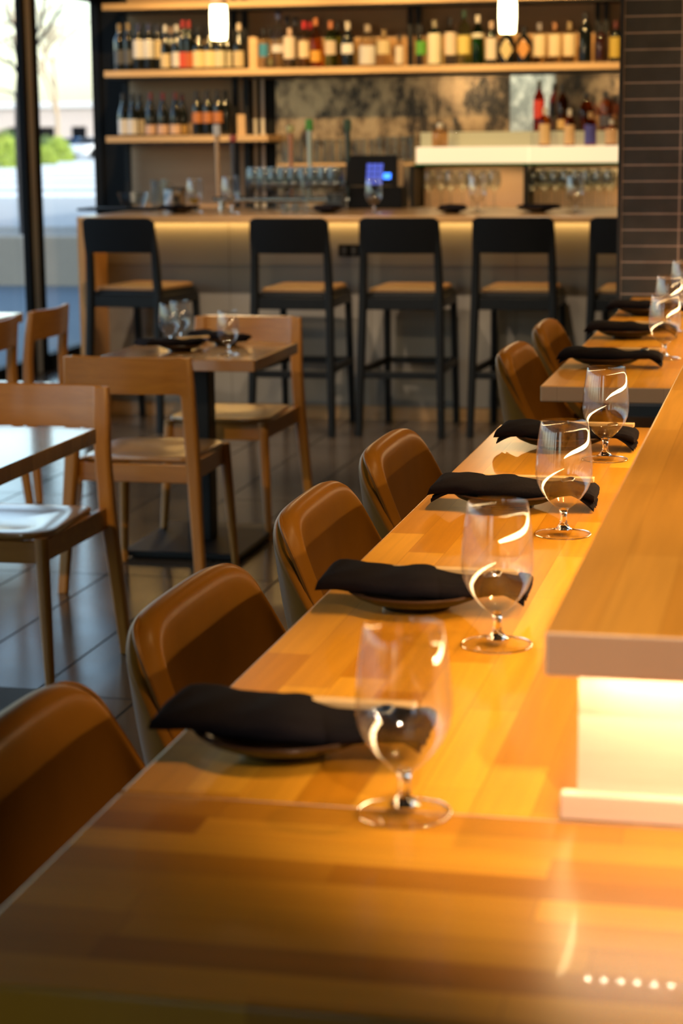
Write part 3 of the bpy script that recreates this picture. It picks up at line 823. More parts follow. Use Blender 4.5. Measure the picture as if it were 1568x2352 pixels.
CRM, WHT, BLK = (.62, .50, .30), (.62, .60, .58), (.012, .012, .014)
DK = (.006, .008, .008)
def row(items, Y, z, group):
    for it in items:
        px, topy, kind, R, gk, g, cap, lspec, lab = it[:9]
        dy = it[9] if len(it) > 9 else 0
        p = at(px, topy, Y+dy); H = p.z-z
        bottle(kind, p.x, Y+dy, z, H, R, gk, g, cap, lab, lspec=lspec, group=group, name='wine_bottle' if kind in ('bordeaux', 'burgundy') else 'spirit_bottle')
YS = SY+.09
row([
 (273, 56, 'bordeaux', .036, 'dark', DK, (.30, .21, .09), (.15, .45, (.08, .08, .085)), 'dark wine bottle with gold foil nearest the corner column, upper shelf'),
 (293, 54, 'bordeaux', .036, 'dark', DK, (.33, .23, .10), (.15, .45, (.08, .08, .085)), 'second gold foiled dark wine bottle on the upper shelf'),
 (317, 56, 'bordeaux', .040, 'dark', DK, (.03, .035, .10), (.27, .66, WHT), 'navy capped wine bottle with tall white label beside the gold foils'),
 (341, 56, 'bordeaux', .040, 'dark', DK, (.03, .035, .10), (.27, .66, WHT), 'navy capped white label wine bottle in the middle of its trio'),
 (361, 58, 'bordeaux', .038, 'dark', DK, (.025, .028, .06), (.27, .66, CRM), 'navy capped wine bottle with cream label beside the white capped ones', .05),
 (379, 59, 'burgundy', .036, 'dark', DK, WHT, (.06, .37, CRM), 'white capped wine bottle with low cream label beside the navy caps'),
 (392, 62, 'burgundy', .034, 'dark', DK, (.40, .28, .22), (.06, .37, CRM), 'pink-beige capped wine bottle between two white capped ones', .08),
 (405, 58, 'burgundy', .036, 'dark', DK, WHT, (.08, .40, WHT), 'white capped wine bottle beside the red capped pair'),
 (419, 48, 'bordeaux', .034, 'dark', DK, (.36, .03, .03), (.05, .36, (.50, .06, .03)), 'red capped wine bottle with bright red label'),
 (433, 48, 'bordeaux', .034, 'dark', DK, (.34, .03, .025), (.05, .36, (.42, .09, .02)), 'red capped wine bottle with darker orange-red label'),
 (455, 60, 'burgundy', .042, 'dark', DK, BLK, (.06, .43, (.66, .52, .27)), 'dark wine bottle with big yellow cream label beside the red ones'),
 (481, 60, 'burgundy', .042, 'dark', DK, BLK, (.06, .43, (.66, .52, .27)), 'dark wine bottle with yellow cream label left of the lit pendant'),
 (504, 60, 'burgundy', .040, 'dark', DK, BLK, (.06, .43, (.52, .47, .32)), 'dark wine bottle with greenish cream label below the lit pendant'),
 (521, 62, 'burgundy', .038, 'dark', DK, BLK, (.06, .43, (.50, .44, .30)), 'dark wine bottle half behind the one below the pendant', .06),
 (548, 55, 'burgundy', .040, 'dark', DK, (.58, .48, .36), (.05, .40, (.46, .36, .20)), 'white capped single wine bottle before the steel post'),
], YS, zmid, 'wine bottles on the upper shelf')
row([
 (282, 216, 'burgundy', .037, 'dark', DK, BLK, (.05, .40, WHT), 'black capped wine bottle with white label at the corner, lower shelf'),
 (304, 216, 'burgundy', .040, 'dark', DK, BLK, (.05, .40, WHT), 'black capped white label wine bottle, second on the lower shelf'),
 (321, 218, 'burgundy', .037, 'dark', DK, BLK, (.05, .40, (.45, .38, .28)), 'black capped wine bottle half hidden by the white labelled one', .05),
 (345, 214, 'burgundy', .040, 'dark', DK, (.10, .015, .018), (.04, .26, (.56, .36, .26)), 'maroon capped wine bottle with low pink label, first of four'),
 (373, 214, 'burgundy', .040, 'dark', DK, (.11, .012, .02), (.04, .26, (.56, .36, .26)), 'maroon capped wine bottle with low pink label, second of four'),
 (402, 213, 'burgundy', .041, 'dark', DK, (.08, .015, .018), (.04, .26, (.58, .38, .26)), 'maroon capped wine bottle with low pink label, third of four'),
 (418, 216, 'burgundy', .037, 'dark', DK, (.07, .014, .016), (.04, .26, (.40, .24, .08)), 'maroon capped wine bottle behind the third pink labelled one', .06),
 (452, 209, 'bordeaux', .036, 'dark', DK, BLK, (.28, .52, (.42, .15, .05)), 'black wine bottle with orange and blue picture, leftmost of three'),
 (476, 209, 'bordeaux', .036, 'dark', DK, BLK, (.28, .52, (.42, .15, .05)), 'black wine bottle with orange picture, middle of three'),
 (500, 208, 'bordeaux', .036, 'dark', DK, BLK, (.28, .52, (.42, .15, .05)), 'black wine bottle with orange picture behind the white tap head'),
 (517, 209, 'bordeaux', .036, 'dark', DK, BLK, None, 'plain black wine bottle at the end of the lower row', .05),
], YS, zlow, 'wine bottles on the lower shelf')
CL = (.80, .80, .78)
row([
 (605, 66, 'spirit', .036, 'clear', CL, BLK, (.30, .62, (.03, .20, .34)), 'clear spirit bottle with bright blue label'),
 (619, 66, 'spirit', .032, 'clear', CL, BLK, (.10, .25, (.45, .42, .2)), 'clear bottle with black cap behind the blue labelled one', .07),
 (638, 28, 'slim', .044, 'clear', CL, (.03, .04, .12), (.28, .42, (.56, .53, .52)), 'tallest clear spirit bottle with navy cap'),
 (659, 38, 'slim', .036, 'clear', CL, (.025, .025, .04), (.3, .5, (.45, .42, .40)), 'clear bottle with dark cap behind the white labelled one', .08),
 (678, 42, 'slim', .036, 'clear', CL, (.025, .025, .04), None, 'clear bottle with dark cap beside the red cap', .08),
 (665, 66, 'spirit', .042, 'clear', CL, (.55, .38, .28), (.24, .80, (.66, .55, .44)), 'clear spirit bottle with broad white label'),
 (698, 50, 'spirit', .038, 'clear', (.82, .76, .6), (.45, .015, .02), (.22, .58, (.66, .52, .33)), 'red capped spirit bottle with cream label'),
 (712, 52, 'spirit', .034, 'clear', (.8, .7, .5), (.40, .015, .02), None, 'red capped bottle half behind its neighbour', .07),
 (725, 43, 'slim', .038, 'clear', (.80, .42, .06), (.45, .16, .05), (.12, .35, (.55, .27, .03)), 'amber spirit bottle with orange cap'),
 (759, 50, 'spirit', .041, 'clear', (.52, .72, .52), (.42, .15, .06), (.28, .58, (.50, .40, .30)), 'pale green bottle with cream emblem and orange cap'),
 (775, 55, 'spirit', .036, 'clear', (.5, .55, .2), BLK, None, 'olive bottle with black cap beside the black bottle', .07),
 (798, 51, 'bordeaux', .043, 'dark', DK, (.55, .50, .42), (.30, .52, WHT), 'black spirit bottle with pale neck and white label'),
 (844, 58, 'spirit', .058, 'clear', CL, (.30, .24, .18), (.06, .50, (.52, .50, .48)), 'broad clear bottle with round glass stopper'),
 (881, 70, 'squat', .048, 'clear', (.84, .8, .7), (.25, .17, .08), (.34, .72, (.52, .42, .24)), 'squat clear bottle with cream label'),
 (917, 78, 'slim', .030, 'clear', CL, BLK, (.08, .62, (.60, .52, .42)), 'small bottle with narrow pale label beside the post'),
], YS, zmid, 'spirit bottles in the middle bay')
row([
 (967, 60, 'spirit', .037, 'clear', CL, BLK, (.28, .62, (.08, .30, .03)), 'clear bottle with leaf green label'),
 (998, 48, 'spirit', .046, 'clear', (.28, .62, .60), (.25, .22, .15), (.04, .72, (.66, .60, .42)), 'teal bottle with tall arched white label'),
 (1035, 42, 'spirit', .040, 'clear', CL, BLK, (.22, .70, (.58, .48, .36)), 'clear bottle with dark marked cream label and black cap'),
 (1066, 25, 'spirit', .043, 'clear', (.72, .74, .45), (.02, .05, .03), (.20, .54, (.55, .44, .12)), 'tall pale bottle with yellow label and dark green cap'),
 (1097, 36, 'slim', .040, 'clear', (.10, .36, .06), (.55, .5, .42), (.55, .64, (.55, .52, .40)), 'green bottle with white cap'),
 (1128, 50, 'spirit', .039, 'dark', DK, (.50, .36, .26), (.12, .62, (.58, .50, .40)), 'dark bottle with square white label'),
 (1164, 60, 'squat', .050, 'dark', DK, BLK, (.10, .66, (.55, .44, .22), 'diamond'), 'squat black bottle with cream diamond label below the pendant'),
 (1203, 62, 'squat', .050, 'dark', DK, BLK, (.14, .68, (.52, .24, .06), 'diamond'), 'squat black bottle with orange diamond label'),
 (1239, 54, 'spirit', .043, 'clear', (.85, .8, .66), (.25, .22, .22), (.18, .72, (.64, .52, .32)), 'clear bottle with cream label beside the orange diamond bottle'),
 (1274, 53, 'spirit', .042, 'clear', (.85, .8, .66), (.30, .14, .06), (.18, .72, (.64, .52, .32)), 'clear bottle with cream label in the middle of three alike'),
 (1308, 52, 'spirit', .042, 'clear', (.85, .8, .66), (.28, .20, .10), (.18, .72, (.62, .50, .30)), 'clear bottle with cream label beside the tall black bottle'),
 (1344, 30, 'bordeaux', .042, 'dark', DK, BLK, None, 'tall plain black bottle before the steel post'),
 (1380, 58, 'spirit', .036, 'dark', (.03, .01, .008), BLK, None, 'dark brown bottle beside the tiled wall'),
 (1414, 50, 'spirit', .040, 'dark', DK, (.10, .02, .015), (.12, .62, (.46, .33, .05)), 'dark bottle with yellow label against the tiled wall'),
], YS, zmid, 'spirit bottles in the right bay')
AMB = (.62, .26, .05)
row([
 (1238, 186, 'slim', .036, 'clear', (.5, .10, .04), (.05, .06, .06), (.26, .62, (.50, .04, .025)), 'red labelled whisky bottle on the back step of the display'),
 (1292, 196, 'slim', .036, 'clear', (.45, .22, .04), BLK, (.05, .25, (.55, .36, .14)), 'brown whisky bottle on the back step beside the red label'),
 (1347, 214, 'bulb', .046, 'clear', AMB, BLK, None, 'round shouldered whisky bottle on the back step'),
 (1392, 210, 'spirit', .042, 'clear', AMB, BLK, (.1, .4, (.06, .06, .09)), 'whisky bottle with dark label on the back step by the tiles'),
], LY+.26, zstep2, 'whisky bottles on the back step')
row([
 (1251, 248, 'spirit', .036, 'clear', AMB, (.45, .42, .38), (.05, .58, (.60, .42, .22)), 'amber bottle with cream label in front of the red label bottle'),
 (1308, 252, 'spirit', .034, 'clear', AMB, (.5, .48, .45), (.05, .58, (.60, .40, .22)), 'amber bottle with cream label in front of the brown bottle'),
 (1356, 258, 'spirit', .038, 'clear', AMB, (.3, .2, .1), (.06, .62, (.06, .06, .30)), 'amber bottle with deep blue label on the front step'),
 (1404, 276, 'squat', .040, 'clear', AMB, (.5, .5, .5), (.08, .66, (.60, .38, .22)), 'short amber bottle with cream label against the tiled wall'),
 (1010, 284, 'squat', .052, 'clear', (.85, .62, .42), (.6, .6, .58), None, 'squat decanter with amber rest on the light box'),
 (1046, 270, 'squat', .040, 'clear', (.9, .9, .9), (.02, .02, .02), None, 'clear stoppered decanter behind the squat one', .12),
], LY+.07, zstep, 'bottles on the front step')

# ------------------------------------------------------------------ glassware behind and on the bar
def tumbler(label, loc, r, h, group, name='tumbler', mat='frost'):
    o = MB().lathe([(.0001, 0), (r*.86, 0), (r*.88, .004), (r, h), (r-.002, h), (r*.84, .012), (.0001, .012)], 24).build(name, M[mat], angle=50)
    o.location = loc
    return tag(o, label, 'glass', group)
G1 = 'tumblers lined up before the mirror'
tum = None
for k in range(17):
    px = 655+k*18; p = at(px, 340, 13.40); h = .16 if k < 12 else .175
    zz = 1.325 if k < 12 else 1.34
    if tum is None: tum = tumbler('one of a row of clear tumblers standing before the brown mirror', (p.x, 13.40, zz), .024, h, G1)
    else:
        o = tum.copy(); COL.objects.link(o); o.location = (p.x, 13.40+.02*(k % 2), zz)
slab('glass_shelf', at(640, 300, 13.4).x, at(975, 300, 13.4).x, 13.33, 13.48, 1.31, 1.324, M['shelf'], 'narrow ledge carrying the row of tumblers before the mirror', 'shelf', bevel=0)

def wineglass(label, loc, s, group):
    pr = [(.0001, 0), (.036, 0), (.036, .002), (.006, .006), (.004, .02), (.004, .085), (.012, .092), (.034, .115), (.040, .14), (.038, .17), (.031, .21), (.030, .21), (.036, .17), (.038, .14), (.032, .117), (.0001, .096)]
    o = MB().lathe([(r*s, z*s) for r, z in pr], 24).build('wine_glass', M['frost'], angle=50); o.location = loc
    return tag(o, label, 'glass', group)
wg = None
for r_ in range(2):
    for k in range(9):
        x = at(582+k*23, 400, 11.12+.14*r_).x
        if wg is None: wg = wineglass('one of the wine glasses grouped on the bar left of the till', (x, 11.12, BZ), 1.13, 'wine glasses left of the till')
        else:
            o = wg.copy(); COL.objects.link(o); o.location = (x+.02*r_, 11.12+.14*r_, BZ)
wg2 = None
for r_ in range(2):
    for k in range(8):
        x = at(1225+k*25+10*r_, 400, LY+.09+.12*r_).x
        if wg2 is None:
            wg2 = wg.copy(); COL.objects.link(wg2); wg2['label'] = 'one of the wine glasses packed under the display beside the tiled wall'; wg2['group'] = 'wine glasses under the display'; wg2.location = (x, LY+.09, 1.046)
        else:
            o = wg2.copy(); COL.objects.link(o); o.location = (x, LY+.09+.12*r_, 1.046)
wg3 = None
for k in range(7):
    x = at(985+k*25, 400, LY+.10).x
    if wg3 is None:
        wg3 = wg.copy(); COL.objects.link(wg3); wg3['label'] = 'one of the wine glasses in the left cubby under the display'; wg3['group'] = 'wine glasses in the left cubby'; wg3.location = (x, LY+.10, 1.046)
    else:
        o = wg3.copy(); COL.objects.link(o); o.location = (x, LY+.10+.05*(k % 2), 1.046)

# on the bar counter
def onbar(px, Y): return (at(px, 480, Y).x, Y, BZ)
dup(glass0, onbar(530, 10.55), .1, 'stemmed glass on the bar left of the wine glass group').scale = (1.25, 1.25, 1.25)
dup(glass0, onbar(858, 10.5), .1, 'stemmed glass on the bar in front of the till screen').scale = (1.15, 1.15, 1.15)
dup(glass0, onbar(1096, 10.6), .1, 'stemmed glass on the bar before the left cubby').scale = (1.25, 1.25, 1.25)
dup(glass0, onbar(1320, 10.6), .1, 'stemmed glass on the bar before the packed wine glasses').scale = (1.25, 1.25, 1.25)
g_ = dup(glass0, onbar(448, 10.75), .1, 'stemmed glass with yellow drink on the bar'); g_.scale = (1.15, 1.15, 1.15)
MB().lathe([(.0001, .0405), (.010, .0425), (.022, .0515), (.031, .0635), (.0001, .0637)], 24).build('drink', plain('yellow_drink', (.75, .42, .01), rough=.1), g_)
for k, (px, wh) in enumerate(((412, 'beside the shiny bucket'), (753, 'left of the till'), (1037, 'before the left cubby'), (1235, 'before the packed wine glasses'))):
    x, y, z = onbar(px, 10.62)
    dup(plate0, (x, y, z), k, 'dark plate on the bar '+wh)
    make_napkin('black napkin on the bar plate '+wh, (x, y, z), 0, 31+k, PI/2+.4*(k-1))
tag(MB().lathe([(.0001, 0), (.017, 0), (.018, .003), (.018, .20), (.014, .215), (.012, .22), (.0001, .22)], 20).build('water_bottle', M['frost']), 'tall slim frosted bottle on the bar before the wine glasses', 'bottle').location = onbar(700, 10.45)
for k, px in enumerate((655, 678)):
    tumbler(['small clear tumbler at the foot of the frosted bottle, left one', 'small clear tumbler touching the frosted bottle'][k], onbar(px, 10.45), .022, .06, 'small tumblers by the frosted bottle')
# tray, cut-glass bowl, ice bucket at the window end
o = B(-.22, .22, -.12, .12, 0, .014).build('serving_tray', M['plastic'], bevel=.006, smooth=False); o.location = onbar(275, 11.1); tag(o, 'flat black tray at the window end of the bar', 'tray')
mb = MB(); pr = [(.0001, 0), (.055, 0), (.075, .03), (.092, .085), (.089, .085), (.07, .03), (.05, .006), (.0001, .006)]
o = mb.lathe(pr, 18).build('cut_glass_bowl', M['frost'], angle=15); o.location = (onbar(307, 11.1)[0], 11.1, BZ+.014); tag(o, 'faceted clear bowl standing on the black tray', 'bowl')
t = thing('ice_bucket', 'shiny steel ice bucket at the window end of the bar', 'bucket', onbar(402, 10.85))
MB().lathe([(.0001, 0), (.050, 0), (.062, .02), (.064, .125), (.060, .128), (.058, .02), (.0001, .01)], 28).build('body', M['steel'], t, angle=50)
MB().lathe([(.060, .122), (.0665, .124), (.0665, .131), (.060, .132), (.060, .122)], 28).build('rim', M['black_metal'], t)
# jug standing at the back
t = thing('water_jug', 'clear water jug behind the steel bucket', 'jug', onbar(366, 11.15))
MB().lathe([(.0001, 0), (.042, 0), (.046, .03), (.044, .12), (.048, .17), (.046, .17), (.042, .12), (.042, .02), (.0001, .01)], 24).build('body', M['frost'], t, angle=50)
MB().tube([(.045, 0, .15), (.085, 0, .14), (.09, 0, .08), (.045, 0, .05)], .006).build('handle', M['frost'], t)

# beer taps
t = thing('beer_tap_tower', 'steel tap tower with five coloured handles', 'beer tap', (0, 11.35, BZ))
xa, xb = at(490, 400, 11.35).x, at(815, 400, 11.35).x
MB().tube([(xa, 0, .05), (xb, 0, .05)], .018).build('rail', M['steel'], t)
for x in (xa+.05, xb-.05): MB().tube([(x, 0, 0), (x, 0, .05)], .02).build('foot', M['steel'], t)
HND = [(498, 298, (.55, .34, .18), (.70, .66, .62), 'cube'), (535, 318, (.04, .04, .05), (.50, .10, .08), 'ball'), (667, 296, (.50, .20, .09), (.58, .55, .22), 'ball'), (710, 286, (.46, .55, .50), (.06, .30, .03), 'cube'), (798, 286, (.02, .04, .03), (.01, .05, .02), 'cube')]
for px, py, hc, tc_, sh in HND:
    p = at(px, py, 11.35); zt_ = p.z-BZ
    h = MB().tube([(p.x, 0, .05), (p.x, 0, zt_-.09), (p.x, 0, zt_-.03)], [.008, .013, .015]).build('tap_handle', bmat('matt', hc), t)
    if sh == 'ball': MB().lathe([(.0001, -.024), (.017, -.017), (.024, 0), (.017, .017), (.0001, .024)], 18, c=(p.x, 0, zt_)).build('tap_head', bmat('matt', tc_), h, angle=80)
    else: MB().box(p.x-.021, p.x+.021, -.015, .015, zt_-.035, zt_+.03).build('tap_head', bmat('matt', tc_), h, bevel=.006)

# till
PY = 11.3
t = thing('till', 'black point-of-sale screen with blue keypad on the bar', 'till', (0, PY, BZ))
p0, p1 = at(792, 357, PY), at(908, 424, PY)
scr = MB().loft([[(p0.x, 0, p1.z-BZ), (p1.x, 0, p1.z-BZ), (p1.x, .05, p0.z-BZ), (p0.x, .05, p0.z-BZ)], [(p0.x, .03, p1.z-BZ-.005), (p1.x, .03, p1.z-BZ-.005), (p1.x, .08, p0.z-BZ-.005), (p0.x, .08, p0.z-BZ-.005)]]).build('display', M['plastic'], t, bevel=.004, smooth=False)
def onscr(pa, pb, ya, yb, mat, nm):
    a, b_ = at(pa, ya, PY), at(pb, yb, PY); f_ = lambda z: .05*(z-p1.z)/(p0.z-p1.z)-.002
    MB().loft([[(a.x, f_(b_.z), b_.z-BZ), (b_.x, f_(b_.z), b_.z-BZ), (b_.x, f_(a.z), a.z-BZ), (a.x, f_(a.z), a.z-BZ)], [(a.x, f_(b_.z)+.0015, b_.z-BZ), (b_.x, f_(b_.z)+.0015, b_.z-BZ), (b_.x, f_(a.z)+.0015, a.z-BZ), (a.x, f_(a.z)+.0015, a.z-BZ)]]).build(nm, mat, scr, smooth=False)
for i in range(3):
    for j in range(4):
        onscr(840+i*13, 851+i*13, 376+j*12.5, 386.5+j*12.5, M['screen'], 'key')
onscr(879, 896, 398, 411, M['icon'], 'icon')
p2, p3 = at(800, 430, PY), at(922, 468, PY)
B(p2.x, p3.x, .0, .2, 0, p2.z-BZ).build('stand', M['plastic'], t, bevel=.005, smooth=False)
t = thing('receipt_printer', 'dark grey receipt printer left of the till stand', 'printer', (at(770, 460, PY).x, PY-.02, BZ))
B(-.05, .05, 0, .15, 0, .085).build('housing', M['grey_plastic'], t, bevel=.008, smooth=False)
B(-.035, .035, -.002, 0, .055, .06).build('paper_slot', M['plastic'], t, smooth=False)
# timber post beside the till
p = at(934, 400, 11.6); slab('timber_upright', p.x-.014, p.x+.014, 11.40, 11.43, BZ, BZ+.27, M['shelf'], 'pale timber upright right of the till', 'post', bevel=.002)

# ------------------------------------------------------------------ pendant lamps
def pendant(px, pb, Y, label):
    p = at(px, pb, Y)
    t = thing('pendant_lamp', label, 'lamp', (p.x, Y, p.z), 0, 'glass pendant lamps')
    MB().lathe([(.0001, 0), (.036, .001), (.040, .01), (.0435, .075), (.043, .13), (.040, .165)], 28).build('shade', M['lamp_white'], t, angle=50)
    MB().lathe([(.040, .165), (.0365, .20), (.020, .206), (.0001, .207)], 28).build('shade_top', M['lamp_top'], t, angle=50)
    MB().tube([(0, 0, .205), (0, 0, ZC-p.z)], .004).build('cord', M['black_metal'], t)
    MB().lathe([(.0001, .0), (.018, .0), (.018, .05), (.0001, .05)], 16, c=(0, 0, .205)).build('socket', M['steel'], t)
    return t
pendant(503, 92, 9.6, 'glowing glass pendant lamp above the wine bottles')
pendant(1165, 77, 9.6, 'glowing glass pendant lamp above the diamond label bottles')

# ------------------------------------------------------------------ outside
ZS = .25
def ground(px, py):
    d = fwd + r2*((px-784)/FPX) - u2*((py-1176)/FPX)
    return CAM + d*((ZS-CAM.z)/d.z)
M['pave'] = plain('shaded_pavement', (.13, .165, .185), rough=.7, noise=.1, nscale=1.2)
M['plan'] = plain('planter_concrete', (.50, .40, .29), rough=.85, noise=.15, nscale=1.5)
M['road'] = plain('pale_asphalt', (.40, .40, .38), rough=.85, noise=.1, nscale=.3)
M['line'] = plain('road_paint', (.8, .8, .78), rough=.7)
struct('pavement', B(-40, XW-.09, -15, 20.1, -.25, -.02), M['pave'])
o = B(-30, -4.4, 20.1, 20.44, -.9, .50).build('planter_wall', M['plan'], bevel=.02, smooth=False); tag(o, 'low beige concrete wall beyond the window', 'wall')
struct('street', B(-170, 120, 28, 320, -1.2, ZS), M['road'])
struct('service_lane', B(-60, 20, 20.45, 28, -1.2, -.80), M['road'])
for k in range(9):
    y = 42+k*8
    s = B(-60, 20, y, y+3.4+.2*k, ZS, ZS+.01).build('road_marking', M['line'], smooth=False); tag(s, kind='structure')
    s.rotation_euler = (0, 0, rad(-1.5))
M['bark'] = plain('dark_bark', (.055, .045, .04), rough=.9)
M['twig'] = plain('beige_twigs', (.46, .34, .22), rough=.9)
M['leaf'] = plain('yellow_green_leaf', (.30, .40, .05), rough=.6)
M['leaf_dark'] = plain('dark_green_leaf', (.10, .17, .04), rough=.6)

def tree(name, label, base, h, r0, mat, depth, seed, spread=.5, lean=0, nb=3, twig_mat=None, rough=.75):
    rnd = random.Random(seed); tr, br = MB(), MB()
    def grow(p, d, L, r, lev):
        q = p+d*L; mid = p+d*L*.5+Vector((rnd.uniform(-1, 1), rnd.uniform(-1, 1), 0))*L*.05
        (tr if lev == 0 else br).tube([p, mid, q], [r, r*.85, r*.68], 6 if lev < 2 else 4)
        if lev >= depth: return
        for k in range(nb+(1 if lev > 1 else 0)):
            a = rnd.uniform(0, 2*PI); sp = rnd.uniform(.5, 1.2)*spread
            nd_ = (d+Vector((math.cos(a), math.sin(a), rnd.uniform(-.2, .35)))*sp).normalized()
            grow(p+d*L*rnd.uniform(.55, 1), nd_, L*rnd.uniform(.55, .82), r*.55, lev+1)
    t = thing(name, label, 'tree', base)
    grow(Vector((0, 0, 0)), Vector((lean, 0, 1)).normalized(), h*.34, r0, 0)
    tr.build('trunk', mat, t, weld=False); br.build('branches', twig_mat or mat, t, weld=False)
    return t
def outp(px, py, Y): return at(px, py, Y)
t = thing('bare_tree', 'dark bare street tree half hidden by the window post', 'tree', (outp(44, 300, 26).x, 26, -.8))
b0_ = outp(44, 300, 26)
def tl(px, py, dy=0):
    q = outp(px, py, 26); return (q.x-b0_.x, dy, q.z+.8)
MB().tube([(.05, 0, 0), (.03, 0, .8), tl(44, 330), tl(43, 220), tl(46, 150)], [.085, .075, .06, .05, .04], 10).build('trunk', M['bark'], t)
br = MB()
for pts_, r_ in (([(46, 150), (70, 115), (86, 92), (104, 66), (127, 34), (146, -8), (160, -60)], .030), ([(80, 98), (90, 66), (98, 36), (108, 0), (116, -50)], .024), ([(104, 66), (98, 40), (112, 14), (118, -30)], .012),
                 ([(44, 172), (30, 146), (14, 140), (-10, 128), (-40, 120)], .028), ([(44, 165), (34, 80), (20, 92), (0, 99), (-30, 112)], .014), ([(46, 150), (40, 64), (20, 30), (4, -10)], .022), ([(40, 64), (22, 48), (4, 56), (-20, 70)], .010),
                 ([(43, 225), (26, 214), (8, 206), (-16, 210)], .016), ([(127, 34), (150, 20), (178, 12)], .009), ([(46, 150), (60, 60), (66, 0), (70, -60)], .03), ([(30, 146), (20, 110), (4, 84)], .009)):
    br.tube([tl(a, b_, .12*math.sin(k*1.3+a)) for k, (a, b_) in enumerate(pts_)], [r_*(1-.7*k/len(pts_)) for k in range(len(pts_))], 6)
br.build('branches', M['bark'], t, weld=False)
p = ground(132, 356); tree('bare_tree', 'pale beige leafless tree across the street', p, 16, .2, M['twig'], 6, 5, .62, nb=3)
p = ground(20, 358); p = p+(p-CAM)*.12+Vector((-9, 0, 0)); p.z = ZS; tree('bare_tree', 'pale beige tree far left across the street', p, 14, .2, M['twig'], 6, 8, .62, nb=3)

def bush(label, base, rx, h, mat, seed, n=2600):
    rnd = random.Random(seed); mb = MB()
    for k in range(n):
        a, b_ = rnd.uniform(0, 2*PI), math.acos(rnd.uniform(0, 1)); q = rnd.uniform(.6, 1.0)
        c = Vector((rx*q*math.sin(b_)*math.cos(a), rx*q*math.sin(b_)*math.sin(a), h*q*math.cos(b_)+.02))
        u = Vector((rnd.uniform(-1, 1), rnd.uniform(-1, 1), rnd.uniform(-1, 1))).normalized(); v = u.orthogonal().normalized(); s = rx*.075
        mb.add([c-u*s, c+v*s*.5, c+u*s, c-v*s*.5], [(0, 1, 2, 3)])
    t = thing('bush', label, 'bush', base)
    mb.build('foliage', mat, t, smooth=False, weld=False)
    st_ = MB()
    for k in range(7):
        a = k*.9; st_.tube([(0, 0, 0), (rx*.5*math.cos(a), rx*.5*math.sin(a), h*.7)], [.04, .015], 5)
    st_.build('stems', M['bark'], t)
    return t
for px_, py_, rx_, h_, mt, sd, lb in ((134, 372, .95, 1.45, 'leaf', 1, 'rounded yellow-green bush beside the white car'), (103, 378, .65, 1.0, 'leaf', 5, 'lower green bush against the window post'),
                                    (10, 386, 1.0, 1.5, 'leaf', 2, 'bright yellow-green bush left of the window post'), (14, 352, 1.5, 2.4, 'leaf_dark', 3, 'dark green bush behind the bright one'), (106, 352, 1.0, 1.7, 'leaf_dark', 4, 'dark green bush behind the rounded one')):
    p = ground(px_, py_); bush(lb, p, rx_, h_, M[mt], sd)

def car(label, base, rz, col, sc=1.0):
    t = thing('car', label, 'car', base, rz); pm = plain('car_paint', col, rough=.2, coat=.7)
    prof = [(-2.1, .25), (-2.15, .55), (-2.0, .82), (-1.2, .92), (-.55, 1.38), (.75, 1.42), (1.5, .98), (2.1, .86), (2.15, .5), (2.05, .25)]
    mb = MB(); n = len(prof); rings = []
    for y, q in ((-.86, .97), (-.80, 1.0), (0, 1.01), (.80, 1.0), (.86, .97)): rings.append([(x*(.99 if abs(y) > .82 else 1), y*(1 if z < .95 else .84), .25+(z-.25)*q) for x, z in prof])
    mb.loft(rings).build('body', pm, t, bevel=.03)
    for s in (-1, 1):
        pl = [(-1.0, .94), (-.48, 1.32), (.7, 1.35), (1.3, .98)]
        MB().loft([[(x, s*(.735 if z > 1.1 else .80), z) for x, z in pl], [(x, s*(.745 if z > 1.1 else .875), z) for x, z in pl]]).build('side_window', M['plastic'], t, smooth=False)
    MB().loft([[(.80, -.6, 1.37), (.80, .6, 1.37), (1.42, .7, 1.03), (1.42, -.7, 1.03)], [(.84, -.6, 1.39), (.84, .6, 1.39), (1.47, .7, 1.05), (1.47, -.7, 1.05)]]).build('windscreen', M['plastic'], t, smooth=False)
    MB().loft([[(-.60, -.6, 1.35), (-.60, .6, 1.35), (-1.14, .7, .97), (-1.14, -.7, .97)], [(-.64, -.6, 1.37), (-.64, .6, 1.37), (-1.19, .7, .99), (-1.19, -.7, .99)]]).build('rear_window', M['plastic'], t, smooth=False)
    for sx in (-1.35, 1.35):
        for sy in (-1, 1):
            wl = MB(); wl.tube([(sx, sy*.70, .32), (sx, sy*.89, .32)], .32, 22); wl.build('wheel', M['plastic'], t)
    t.scale = (sc, sc, sc); return t
p = ground(205, 363); car('white car parked across the street beyond the window', (p.x+.5, p.y, ZS), rad(70), (.8, .8, .8))
p = ground(165, 352); car('blue car behind the white one across the street', (p.x, p.y, ZS), 0, (.04, .12, .3))
p = outp(5, 500, 25); car('silver car close behind the low concrete wall', (p.x-1.75, 23.5, -.80), rad(4), (.55, .57, .6))
# building far behind
t = thing('distant_building', 'pale low building far across the street', 'building', (outp(190, 300, 205).x, 205, ZS))
B(-20, 15, 0, 10, 0, 4.6).build('wall', plain('pale_render', (.62, .52, .46), rough=.9), t, smooth=False)
B(-20.5, 15.5, -.4, 10.4, 4.6, 5.2).build('roof', plain('roof_white', (.75, .75, .74), rough=.8), t, smooth=False)
for k in range(6): B(-12+k*3.6, -10.4+k*3.6, -.05, 0, 1.0, 2.6).build('window', M['plastic'], t, smooth=False)

